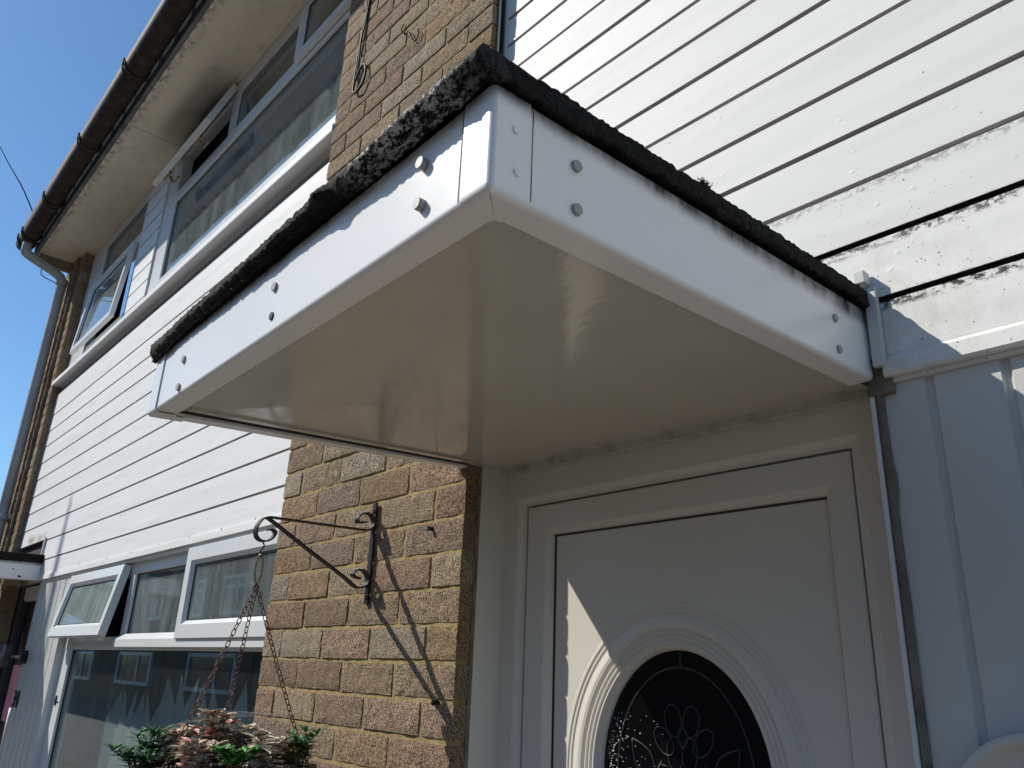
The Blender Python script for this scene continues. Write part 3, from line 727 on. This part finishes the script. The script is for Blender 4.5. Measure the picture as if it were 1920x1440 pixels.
# ---------------------------------------------------------------- front door of the right house
b=BM()
def rectring(bm,L,zb=GZ):
    """L: list of (x0,x1,ztop,y) for an arch-shaped frame open at the bottom"""
    rows=[[bm.verts.new(p) for p in ((x0,y,zb),(x0,y,zt),(x1,y,zt),(x1,y,zb))] for (x0,x1,zt,y) in L]
    for a,c in zip(rows,rows[1:]):
        for i in range(3): bm.faces.new((a[i],a[i+1],c[i+1],c[i]))
rectring(b,[(-.002,.872,.204,.16),(-.002,.872,.204,.117),(.000,.870,.202,.115),(.050,.822,.122,.115),(.060,.812,.112,.1235),(.0665,.8055,.1055,.1245),(.0665,.8055,.1055,.16)])
DOOR=put('door',b,'doorw',HR)
b=BM(); rectring(b,[(.0705,.8015,.1015,.17),(.0705,.8015,.1015,.1265),(.0725,.7995,.0995,.125),(.1265,.7655,.0515,.125),(.1385,.7535,.0395,.1335),(.1400,.7520,.0380,.145)]); put('door_leaf',b,'doorw',DOOR)
b=BM(); rectring(b,[(.0672,.8048,.1052,.150),(.070,.802,.1022,.150)]); put('gasket',b,'gasket',DOOR)
b=BM(); rectring(b,[(.1392,.7528,.0392,.1405),(.1435,.7485,.0345,.1425)]); put('panel_seal',b,'gasket',DOOR)
def ovalpanel():
    b=BM(); cx,cz=.4375,-.407; NA=160
    xl,xr,zt,zb=.1405,.7515,.0375,-1.10; P=.143
    prof=[(.262,0),(.2585,-.0005),(.257,-.0022),(.254,-.0022),(.2525,-.0004),(.249,-.0004),(.2475,-.0024),(.2445,-.0024),(.243,-.0006),(.2395,-.0006),(.238,-.0028),(.2345,-.0034),(.229,-.0052),(.223,-.0062),(.217,-.0052),(.2135,-.0010),(.2105,-.0008),(.209,-.0038),(.2060,-.0038),(.2045,-.0008),(.2015,-.0006),(.200,-.0034),(.197,-.0034),(.1955,-.0004),(.193,0),(.191,-.0026),(.188,-.0026),(.186,.0005),(.182,.003),(.178,.010),(.1775,.018)]
    ex=.037
    rows=[]
    base=[]
    for i in range(NA):
        a=2*math.pi*i/NA; dx,dz=math.cos(a),math.sin(a)
        tx=(xr-cx)/dx if dx>1e-6 else (xl-cx)/dx if dx<-1e-6 else 1e9
        tz=(zt-cz)/dz if dz>1e-6 else (zb-cz)/dz if dz<-1e-6 else 1e9
        t=min(tx,tz); base.append((cx+dx*t,cz+dz*t))
    # exact corners
    rows.append([b.verts.new((x,P,z)) for x,z in base])
    for r,h in prof: rows.append([b.verts.new((cx+r*math.cos(2*math.pi*i/NA),P+h,cz+(r+ex)*math.sin(2*math.pi*i/NA))) for i in range(NA)])
    for a,c in zip(rows,rows[1:]):
        for i in range(NA): f=b.faces.new((a[i],a[(i+1)%NA],c[(i+1)%NA],c[i]))
    for qx,qz in ((xl,zt),(xr,zt),(xl,zb),(xr,zb)):
        i=min(range(NA),key=lambda k:(base[k][0]-qx)**2+(base[k][1]-qz)**2); 
        rows[0][i].co=(qx,P,qz)
    box(b,xl,xr,P,P+.02,GZ+.05,zb); box(b,xl,xr,P+.004,P+.0045,zb,zb+.01)
    o=put('door_panel',b,'doorw',DOOR)
    for p in o.data.polygons: pass
    b=BM(); vs=[b.verts.new((cx+.1785*math.cos(2*math.pi*i/NA),P+.0165,cz+(.1785+ex)*math.sin(2*math.pi*i/NA))) for i in range(NA)]
    bk=[b.verts.new(v.co+Vector((0,.005,0))) for v in vs]; b.faces.new(vs); b.faces.new(bk)
    for i in range(NA): b.faces.new((vs[i],vs[(i+1)%NA],bk[(i+1)%NA],bk[i]))
    G=put('oval_glass',b,'black',DOOR)
    # bevelled line work: inner oval, flower, two leafy sprigs
    b=BM(); Y=P+.0158; wd=.0011
    def ln(pts,r=wd): tube(b,[Vector((x,Y,z)) for x,z in pts],r,6)
    ln([(cx+.143*math.cos(2*math.pi*i/90),cz+.002+.184*math.sin(2*math.pi*i/90)) for i in range(91)],.0016)
    ln([(cx+.002,cz+.214),(cx+.002,cz+.186)]); ln([(cx+.005,cz+.214),(cx+.005,cz+.186)])
    def petal(px,pz,rx,rz,rot=0,r=wd):
        ln([(px+rx*math.cos(t)*math.cos(rot)-rz*math.sin(t)*math.sin(rot),pz+rx*math.cos(t)*math.sin(rot)+rz*math.sin(t)*math.cos(rot)) for t in [2*math.pi*i/28 for i in range(29)]],r)
    fx,fz=cx+.003,-.338
    petal(fx-.019,fz+.030,.0175,.026,.15); petal(fx+.019,fz+.030,.0165,.025,-.15); petal(fx-.017,fz-.022,.0165,.027,.05); petal(fx+.014,fz-.022,.0155,.026,-.1); petal(fx,fz+.004,.010,.015)
    petal(fx-.040,fz-.004,.016,.026,.7); petal(fx+.042,fz-.002,.016,.026,-.7)
    ln([(fx+.030,fz-.045),(fx+.055,fz-.043),(fx+.085,fz-.062)]); ln([(fx-.030,fz-.044),(fx-.050,fz-.042)])
    def leaf(x0,z0,x1,z1,bul):
        d=Vector((x1-x0,z1-z0)); n=Vector((-d.y,d.x)); A=[];B_=[]
        for i in range(11):
            t=i/10; s=math.sin(math.pi*t)*(1-.25*t)*bul; p=Vector((x0,z0))+d*t; A.append(tuple(p+n*s)); B_.append(tuple(p-n*s))
        ln(A); ln(B_)
    for s in (-1,1):
        ox=fx+s*.062; oz=fz-.055
        ln([(fx+s*.045,oz+.02),(ox,oz-.005),(ox+s*.012,oz-.030),(ox+s*.02,oz-.09),(ox+s*.01,oz-.16)])
        leaf(ox+s*.0,oz-.012,ox+s*.050,oz+.050,.28); leaf(ox+s*.002,oz-.028,ox-s*.038,oz-.085,.26); leaf(ox+s*.014,oz-.034,ox+s*.042,oz-.105,.30); leaf(ox+s*.018,oz-.09,ox-s*.03,oz-.15,.25)
    put('lead_lines',b,'lead',G,smooth=True)
    # rain-spotted film on the lower left of the glass
    b=BM(); rnd=random.Random(9)
    for i in range(420):
        u=abs(rnd.gauss(0,.45)); x=cx-.165+.10*min(u,1.6)*rnd.random()*1.6; z=rnd.uniform(-.60,-.30)
        if ((x-cx)/.170)**2+((z-cz)/.206)**2>1: continue
        r=rnd.choice((.0004,.0005,.0006,.0009)); box(b,x-r,x+r,Y-.0002-r*.5,Y+.0006,z-r*rnd.uniform(1,2),z+r)
    tag(put('water_spots',b,'white',G),kind='stuff')
ovalpanel()

# ---------------------------------------------------------------- neighbour's porch, door and number
def ncan():
    x0,x1=-4.90,-4.06
    def f(v): return Vector((v.x,v.y,v.z+.02*(v.y+.68)))
    b=BM(); box(b,x0+.01,x1-.01,-.67,.04,.20,.262,f=f); c=put('porch_canopy',b,'fdark',HL)
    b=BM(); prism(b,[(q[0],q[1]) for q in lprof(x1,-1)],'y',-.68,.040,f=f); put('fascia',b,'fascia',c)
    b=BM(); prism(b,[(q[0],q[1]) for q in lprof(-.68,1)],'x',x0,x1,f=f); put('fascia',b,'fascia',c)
    b=BM(); box(b,x0+.02,x1-.03,-.65,.114,.1635,.172,f=f); put('canopy_soffit',b,'psof',c)
    b=BM(); box(b,x0-.01,x1+.012,-.692,.043,.258,.306,f=f,bev=.006)
    put('felt',b,'felt',c)
    for y,z in ((-.10,.225),(-.065,.187),(-.058,.185)): bb=BM(); cyl(bb,(x1,y,z),(1,0,0),.005,.004,12); put('bolt_cap',bb,'gasket' if z<.2 else 'grey',c)
    # door
    b=BM(); rectring(b,[(-4.835,-4.0,.170,.16),(-4.835,-4.0,.170,.115),(-4.765,-4.07,.10,.115),(-4.75,-4.085,.085,.128),(-4.75,-4.085,.085,.16)])
    d=put('door',b,'doorw',HL)
    b=BM(); box(b,-4.75,-4.085,.14,.17,GZ+.02,.085); put('door_leaf',b,plain('dark_door',(.018,.014,.018),.2,.3,6,.05),d)
    b=BM(); box(b,-4.68,-4.30,.1365,.1395,-.62,-.30,bev=.001); put('door_panel',b,'purple',d)
    b=BM(); tube(b,[(-4.30,.105,-.53),(-4.30,.105,-.78)],.012,10); put('handle',b,'white',d)
    b=BM(); box(b,-4.035,-4.02,.05,.12,GZ,.16); put('door_reveal',b,'panelw',HL)
ncan()
def lantern():
    t=thing('wall_lantern',(-3.97,.052,-.25),"small steel cylinder lantern on an arm beside the neighbour's door",'lamp')
    b=BM(); tube(b,[(-3.97,.0515,-.25),(-3.97,.040,-.25)],.036,20); tube(b,[(-3.97,.034,-.285),(-3.97,.034,-.215)],.005,6); put('backplate',b,'iron',t)
    b=BM(); tube(b,[(-3.97,.042,-.25),(-3.97,-.02,-.25)],.008,8); put('arm',b,'steel',t)
    b=BM(); tube(b,[(-3.97,-.075,-.31),(-3.97,-.075,-.19)],.048,24); put('body',b,plain('dull_steel',(.12,.12,.12),.25,.1,20,.05,metal=.7),t)
lantern()
def textmesh(s,size,loc,mat,depth=.003,shear=0):
    cu=bpy.data.curves.new('t','FONT'); cu.body=s; cu.size=size; cu.extrude=depth; cu.align_x='CENTER'; cu.shear=shear
    o=bpy.data.objects.new('t',cu); COL.objects.link(o); dg=bpy.context.evaluated_depsgraph_get(); me=bpy.data.meshes.new_from_object(o.evaluated_get(dg)); bpy.data.objects.remove(o)
    me.transform(Matrix.Translation(loc)@Matrix.Rotation(R(90),4,'X')); bm=BM(); bm.from_mesh(me); return bm
bm=textmesh("34",.125,(-3.975,.049,-.51),'iron',.0035)
tag(put('house_number',bm,'iron'),"black metal house number 34 on the white boards beside the neighbour's door",'sign')

# ---------------------------------------------------------------- wall bracket and hanging basket
BX=-.352
t=thing('wall_bracket',(BX,0,.0),"black wrought iron scroll bracket screwed to the brick pier",'bracket')
up=[(-.026,.095),(-.042,.092),(-.051,.093),(-.053,.101),(-.044,.111),(-.029,.117),(-.015,.112),(-.007,.101),(-.008,.088),(-.020,.077),(-.040,.075),(-.113,.073),(-.205,.071),(-.258,.070),(-.280,.069),(-.294,.062),(-.303,.047),(-.305,.035),(-.302,.023),(-.293,.016),(-.281,.015),(-.269,.020),(-.261,.030),(-.259,.038),(-.267,.043),(-.277,.041)]
lo=[(-.030,-.041),(-.045,-.038),(-.051,-.032),(-.044,-.024),(-.029,-.020),(-.015,-.027),(-.008,-.041),(-.012,-.054),(-.026,-.062),(-.043,-.060),(-.075,-.041),(-.174,.010),(-.270,.061),(-.284,.066)]
sm=lambda L:[(v.x,v.y) for v in smoothline([(a,c,0) for a,c in L],3)]
b=BM(); ribbon(b,sm(up),.018,.0034,BX); put('top_arm',b,'iron',t)
b=BM(); ribbon(b,sm(lo),.018,.0034,BX+.001); put('strut',b,'iron',t)
b=BM(); box(b,BX-.008,BX+.008,-.0075,-.002,-.098,.146,bev=.0008); cyl(b,(BX,-.007,.125),(0,-1,0),.005,.003,10); cyl(b,(BX,-.007,-.082),(0,-1,0),.005,.003,10); put('back_bar',b,'iron',t)
b=BM(); hk=smoothline([(BX,-.284,.012),(BX+.004,-.282,.004),(BX-.003,-.284,-.004),(BX-.007,-.285,-.012),(BX+.001,-.285,-.018)],5); tube(b,hk,.0016,6); put('hook',b,'iron',t)
HZ=-.018; BC=Vector((BX,-.288,-.440)); BR=.168
hb_=thing('hanging_basket',tuple(BC),"brown wicker hanging basket on three rusty chains below the scroll bracket",'hanging basket')
b=BM(); top=Vector((BX,-.285,HZ)); 
def ringlink(b,c,ax,l,wd,r,seg=14,q=.32):
    """one chain link: an oval loop; ax long axis, roll in wd"""
    c=Vector(c); ax=Vector(ax).normalized(); n=wd; n=(n-ax*n.dot(ax)).normalized()
    pts=[c+ax*math.cos(2*math.pi*k/seg)*l/2+n*math.sin(2*math.pi*k/seg)*l*q for k in range(seg+1)]; tube(b,pts,r,6,caps=False)
ringlink(b,top+Vector((0,0,-.028)),(0,0,1),.062,Vector((.7,.7,0)),.0022,20,.13); put('top_ring',b,'brass',hb_)
joint=top+Vector((0,0,-.062)); rt=Vector((.665,.747,0)); fw=Vector((-.747,.665,0))
for ci,an in enumerate((32,118,240)):
    e=BC+(rt*math.cos(R(an))+fw*math.sin(R(an)))*BR*.93+Vector((0,0,.006)); d=e-joint; L=d.length; d.normalize(); nl=int(L/.0125); b=BM()
    for i in range(nl):
        s=(i+.5)/nl; sag=Vector((0,0,-.006*math.sin(math.pi*s))); ringlink(b,joint+d*L*s+sag,d,L/nl*1.22,Vector((1,.3,0)) if i%2 else Vector((-.3,1,0)),.00115,10,.30)
    put('chain',b,'rust',hb_)
def bowl():
    b=BM(); seg=60; rows=[]; H=16
    for j in range(H+1):
        v=j/H; r=BR*math.cos(v*1.35)**.6 if v<1 else .02; z=-.13*v
        rows.append([b.verts.new(BC+Vector(((r+.0035*(1 if (i//2+j)%2 else -1))*math.cos(2*math.pi*i/seg),(r+.0035*(1 if (i//2+j)%2 else -1))*math.sin(2*math.pi*i/seg),z))) for i in range(seg)])
    for a,c in zip(rows,rows[1:]):
        for i in range(seg): b.faces.new((a[i],a[(i+1)%seg],c[(i+1)%seg],c[i])).smooth=True
    b.faces.new(rows[-1]); put('bowl',b,'wicker',hb_)
    b=BM()
    for k in range(3):
        tube(b,[BC+Vector(((BR+.004*math.sin(i*1.1+k*2.1))*math.cos(2*math.pi*i/90),(BR+.004*math.sin(i*1.1+k*2.1))*math.sin(2*math.pi*i/90),.001+.003*math.cos(i*1.1+k*2.1))) for i in range(91)],.0030,7,caps=False)
    put('rim',b,'wicker',hb_,smooth=True)
    b=BM(); rows=[]
    for j in range(5): rows.append([b.verts.new(BC+Vector((BR*.95*j/4*math.cos(2*math.pi*i/24),BR*.95*j/4*math.sin(2*math.pi*i/24),-.008+.012*(1-j/4)))) for i in range(24)])
    for a,c in zip(rows,rows[1:]):
        for i in range(24):
            try: b.faces.new((a[i],a[(i+1)%24],c[(i+1)%24],c[i]))
            except ValueError: pass
    put('soil',b,'soil',hb_)
bowl()
def leafblade(b,lay,p,d,nrm,l,wd,col,col2=None,cup=.2):
    d=d.normalized(); s=d.cross(nrm)
    if s.length<.01: s=Vector((1,0,0))
    s.normalize(); n=s.cross(d).normalized(); N=5; rows=[]
    for i in range(N+1):
        t=i/N; ww=wd*math.sin(math.pi*min(.97,.06+t*.92))**.8; c=p+d*l*t+n*(-l*.22*t*t)
        rows.append((b.verts.new(c+s*ww+n*wd*cup),b.verts.new(c),b.verts.new(c-s*ww+n*wd*cup)))
    for i in range(N):
        a,c=rows[i],rows[i+1]
        for k in range(2):
            f=b.faces.new((a[k],a[k+1],c[k+1],c[k])); f.smooth=True
            cc=col if (col2 is None or (random.random()<.55)) else col2; f[lay]=(*cc,1)
def plant(name,off,style,n,hgt,spread,label,cat,group,seed):
    rnd=random.Random(seed); random.seed(seed); base=BC+Vector(off); t=thing(name,tuple(base),label,cat,group)
    b=BM(); lay=b.faces.layers.float_color.new('bcol'); sb=BM()
    for k in range(n):
        a=rnd.uniform(0,2*math.pi); tip=base+Vector((math.cos(a)*spread*rnd.uniform(.2,1),math.sin(a)*spread*rnd.uniform(.2,1),hgt*rnd.uniform(.45,1)))
        st=base+Vector((rnd.gauss(0,.012),rnd.gauss(0,.012),-.004)); mid=(st+tip)/2+Vector((0,0,hgt*.2)); pts=smoothline([st,mid,tip],4); tube(sb,pts,.0011,5)
        if style=='green':
            for i in range(20):
                s=rnd.uniform(.35,1); c=pts[min(len(pts)-1,int(s*(len(pts)-1)))]; an=i*2.4; up_=.9 if s>.85 else .35
                d=Vector((math.cos(an),math.sin(an),up_)); g=rnd.uniform(.7,1.5)
                leafblade(b,lay,c,d,Vector((0,0,1)),rnd.uniform(.016,.028),rnd.uniform(.0030,.0052),(.05*g,.15*g,.045*g),(.08*g,.21*g,.09*g))
        elif style=='rosette':
            for i in range(16):
                an=i*2.4; d=Vector((math.cos(an),math.sin(an),.25+.05*i)); g=rnd.uniform(.8,1.6)
                leafblade(b,lay,tip,d,Vector((0,0,1)),rnd.uniform(.018,.027),rnd.uniform(.005,.008),(.07*g,.20*g,.05*g),(.13*g,.30*g,.08*g))
        else:
            for i in range(15):
                s=rnd.uniform(.25,1); c=pts[min(len(pts)-1,int(s*(len(pts)-1)))]; an=i*2.4+k; d=Vector((math.cos(an),math.sin(an),rnd.uniform(-.3,.8)))
                q=rnd.random(); 
                if style=='pink': c1,c2=((.66,.22,.22),(.72,.60,.48)) if q<.4 else ((.80,.77,.66),(.62,.46,.30))
                elif style=='cream': c1,c2=((.85,.82,.70),(.68,.56,.42)) if q<.75 else ((.24,.12,.09),(.45,.36,.26))
                else: c1,c2=((.34,.24,.13),(.50,.38,.22)) if q<.7 else ((.10,.16,.05),(.30,.28,.14))
                leafblade(b,lay,c,d,Vector((0,0,1)),rnd.uniform(.018,.032),rnd.uniform(.006,.0105),c1,c2,.35)
    put('stem',sb,plain('stem',(.10,.08,.04),.8),t); put('leaves',b,'leaf',t,recalc=False)
g1="green leafy plants in the basket"; g2="variegated plants in the basket"
F=lambda r,f,z=0:(rt.x*r+fw.x*f,rt.y*r+fw.y*f,z)
plant('leafy_plant',F(-.150,-.03),'green',14,.070,.050,"bushy green plant spilling over the left rim of the basket",'plant',g1,21)
plant('leafy_plant',F(-.150,-.10),'green',10,.035,.055,"low dark green plant drooping below the left rim of the basket",'plant',g1,25)
plant('leafy_plant',F(.135,.03),'green',13,.072,.05,"green plant at the right rim of the basket under the chain",'plant',g1,22)
plant('leafy_plant',F(.05,-.14),'rosette',13,.045,.042,"bright green rosette plant at the front right of the basket rim",'plant',g1,23)
plant('leafy_plant',F(-.07,-.08),'green',5,.045,.03,"small green plant between the pink and cream leaves, left of centre",'plant',g1,24)
plant('variegated_plant',F(-.10,-.03),'pink',12,.080,.038,"variegated plant with pink-hearted cream leaves on the left of the basket",'plant',g2,31)
plant('variegated_plant',F(-.03,-.02),'pink',14,.105,.040,"tallest variegated plant with a rosy pink top in the middle of the basket",'plant',g2,32)
plant('variegated_plant',F(-.02,-.13),'pink',11,.060,.040,"low pink and cream variegated plant at the front edge of the basket",'plant',g2,36)
plant('variegated_plant',F(.045,-.01),'cream',15,.095,.042,"cream-leaved variegated plant right of the basket's middle chain",'plant',g2,33)
plant('variegated_plant',F(.085,-.08),'cream',13,.066,.042,"pale cream and maroon leaved plant at the basket's right front",'plant',g2,34)
plant('variegated_plant',F(.12,.0),'brown',8,.055,.035,"withered brown-leaved plant near the right rim of the basket",'plant',g2,35)
plant('variegated_plant',F(.0,.06),'brown',8,.07,.04,"withered brownish plant at the back of the basket",'plant',g2,37)
# a few cobweb threads above the flowers
b=BM()
rnd=random.Random(2)
for i in range(5):
    a=BC+Vector(F(-.12+.02*i,-.02,.075+.004*i)); c=BC+Vector(F(.10+.01*i,.02,.09+.005*i)); tube(b,smoothline([a,(a+c)/2+Vector((0,0,.022-.006*i)),c],6),.00022,4)
tag(put('cobweb',b,'wcable'),"thin cobweb threads strung above the basket flowers",'cobweb')

# ---------------------------------------------------------------- small things on the brickwork
b=BM(); main=smoothline([(-.700,-.006,2.35),(-.735,-.006,2.063),(-.735,-.006,1.979),(-.743,-.008,1.912),(-.752,-.006,1.870),(-.758,-.006,1.800),(-.757,-.008,1.70),(-.747,-.012,1.640),(-.712,-.014,1.627),(-.684,-.012,1.650),(-.680,-.010,1.700),(-.700,-.008,1.735),(-.728,-.008,1.730),(-.750,-.008,1.695)],5)
tube(b,main,.0045,8); br=smoothline([(-.715,-.006,2.35),(-.728,-.006,1.98),(-.741,-.010,1.88),(-.736,-.012,1.78),(-.745,-.010,1.72)],5); tube(b,br,.0032,6)
tag(put('cable',b,'cable'),"black cable hanging down the upper brick pier and ending in a loop",'cable')
b=BM(); wv=smoothline([(-.463,-.004,1.748),(-.472,-.006,1.728),(-.456,-.006,1.705),(-.444,-.006,1.690),(-.432,-.006,1.694),(-.415,-.006,1.674),(-.400,-.006,1.645),(-.384,-.006,1.622),(-.366,-.006,1.630),(-.366,-.006,1.655),(-.374,-.006,1.660)],5)
tube(b,wv,.0017,6); tag(put('wire_hook',b,plain('thin_wire',(.02,.012,.01),1,.1,8,0,spec=0)),"small bent S-shaped wire on the upper bricks",'wire')
b=BM()
tube(b,[(.010,.018,GZ+2.2),(.010,.018,1.2),(.008,.020,1.5),(.010,.018,2.6)],.0032,6)
tag(put('cable',b,'wcable'),"pale cable clipped down the shaded side of the upper brick pier",'cable')
b=BM(); tube(b,[(.009,.032,.33),(.009,.032,2.6)],.0042,6); tag(put('cable',b,'cable'),"dark cable beside the pale one in the corner of the upper brick pier",'cable')
for i,(x,z,l) in enumerate(((-.112,.058,"broken screw stub in the bricks right of the scroll bracket"),(-.052,-.302,"screw stub in the bricks beside the bracket's shadow near the corner"))):
    b=BM(); cyl(b,(x,.003,z),(0,-1,-.1),.0045,.012,10); cyl(b,(x,-.008,z-.001),(0,-1,-.1),.0055,.003,10); tag(put('wall_screw',b,'iron'),l,'screw','screw stubs in the brick pier')

# ---------------------------------------------------------------- round plaque on the right boards
t=thing('round_plaque',(1.022,.045,-.385),"round pale ceramic plaque with a raised rim on the shaded boards right of the door",'plaque')
cx,cz,rr=1.022,-.385,.102
b=BM(); NA=72; prof=[(0,.040),(.060,.0395),(.078,.037),(.086,.030),(.092,.0225),(.098,.021),(.102,.026),(.102,.050)]
rows=[[b.verts.new((cx+r*math.cos(2*math.pi*i/NA),y-.0,cz+r*math.sin(2*math.pi*i/NA))) for i in range(NA)] for r,y in prof[1:]]
b.faces.new(rows[0])
for a,c in zip(rows,rows[1:]):
    for i in range(NA): b.faces.new((a[i],a[(i+1)%NA],c[(i+1)%NA],c[i])).smooth=True
put('dish',b,'ceramic',t)
b=BM(); box(b,cx-.022,cx+.020,.034,.0385,cz+.052,cz+.061); put('painted_mark',b,'iron',t); b=BM()
for i,(dx,dz,r) in enumerate(((-.047,.033,.004),(-.050,.027,.003),(-.040,.022,.005),(-.036,.014,.004),(-.045,.010,.005),(-.030,.004,.006))): cyl(b,(cx+dx,.0395,cz+dz),(0,-1,0),r*1.3,.0015,8)
put('painted_mark',b,'iron',t)

# ---------------------------------------------------------------- overhead wire
b=BM(); tube(b,smoothline([(-9.28,-.45,5.719),(-7.3,-.45,4.46),(-5.359,-.45,3.24),(-4.98,-.33,2.80)],8),.0045,6)
M['wirem']=plain('wire_black',(.004,.004,.004),1,.1,8,0,spec=0)
tag(put('overhead_wire',b,'wirem'),"thin black telephone wire running down to the corner of the eaves",'wire')

PX,PY=-7.784,-3.158
t=thing('unseen_telegraph_pole',(PX,PY,GZ),"thin telegraph pole standing out of view whose soft shadow falls on the left white boards",'pole')
b=BM(); tube(b,[(PX,PY,GZ),(PX,PY,5.356-.5),(PX,PY,5.356)],[.05,.035,.012],14); put('unseen_pole_mast',b,'wood',t)
b=BM(); tube(b,[(PX-.02,PY,5.356-.9),(PX+.12,PY,5.356-.9),(PX+.14,PY,5.356-.75)],.012,8); put('arm',b,'iron',t)

# ---------------------------------------------------------------- across the street: what the lower panes mirror
FARM={}
def farhouse(x0,lab):
    t=thing('terraced_house',(x0+4,-10.5,GZ),lab,'house','houses across the street')
    b=BM(); box(b,x0,x0+8,-17,-10.5,GZ,GZ+5.2); put('wall',b,'redbrick',t)
    b=BM(); prism(b,[(-17.3,GZ+5.1),(-10.1,GZ+5.1),(-13.7,GZ+7.6)],'x',x0-.1,x0+8.1); put('roof',b,'tile',t)
    for wx,wz,ww,wh in ((2.6,.75,4.2,1.75),(1.0,3.3,2.4,1.35),(5.0,3.3,2.0,1.35)):
            b=BM(); frame_piece(b,x0+wx,x0+wx+ww,GZ+wz,GZ+wz+wh,.14,-10.43,-10.51); box(b,x0+wx+.13,x0+wx+ww-.13,-10.475,-10.44,GZ+wz+wh*.66,GZ+wz+wh*.66+.13); box(b,x0+wx+ww*.6,x0+wx+ww*.6+.14,-10.478,-10.442,GZ+wz+.1,GZ+wz+wh-.1); f=put('window',b,'white',t)
            b=BM(); box(b,x0+wx+.1,x0+wx+ww-.1,-10.52,-10.485,GZ+wz+.1,GZ+wz+wh-.1); put('pane',b,'black',f)
for k in range(10): farhouse(8.2-8.1*(k+1) if k else .1,"brick terraced house across the street with white windows, mirrored in the lower panes")
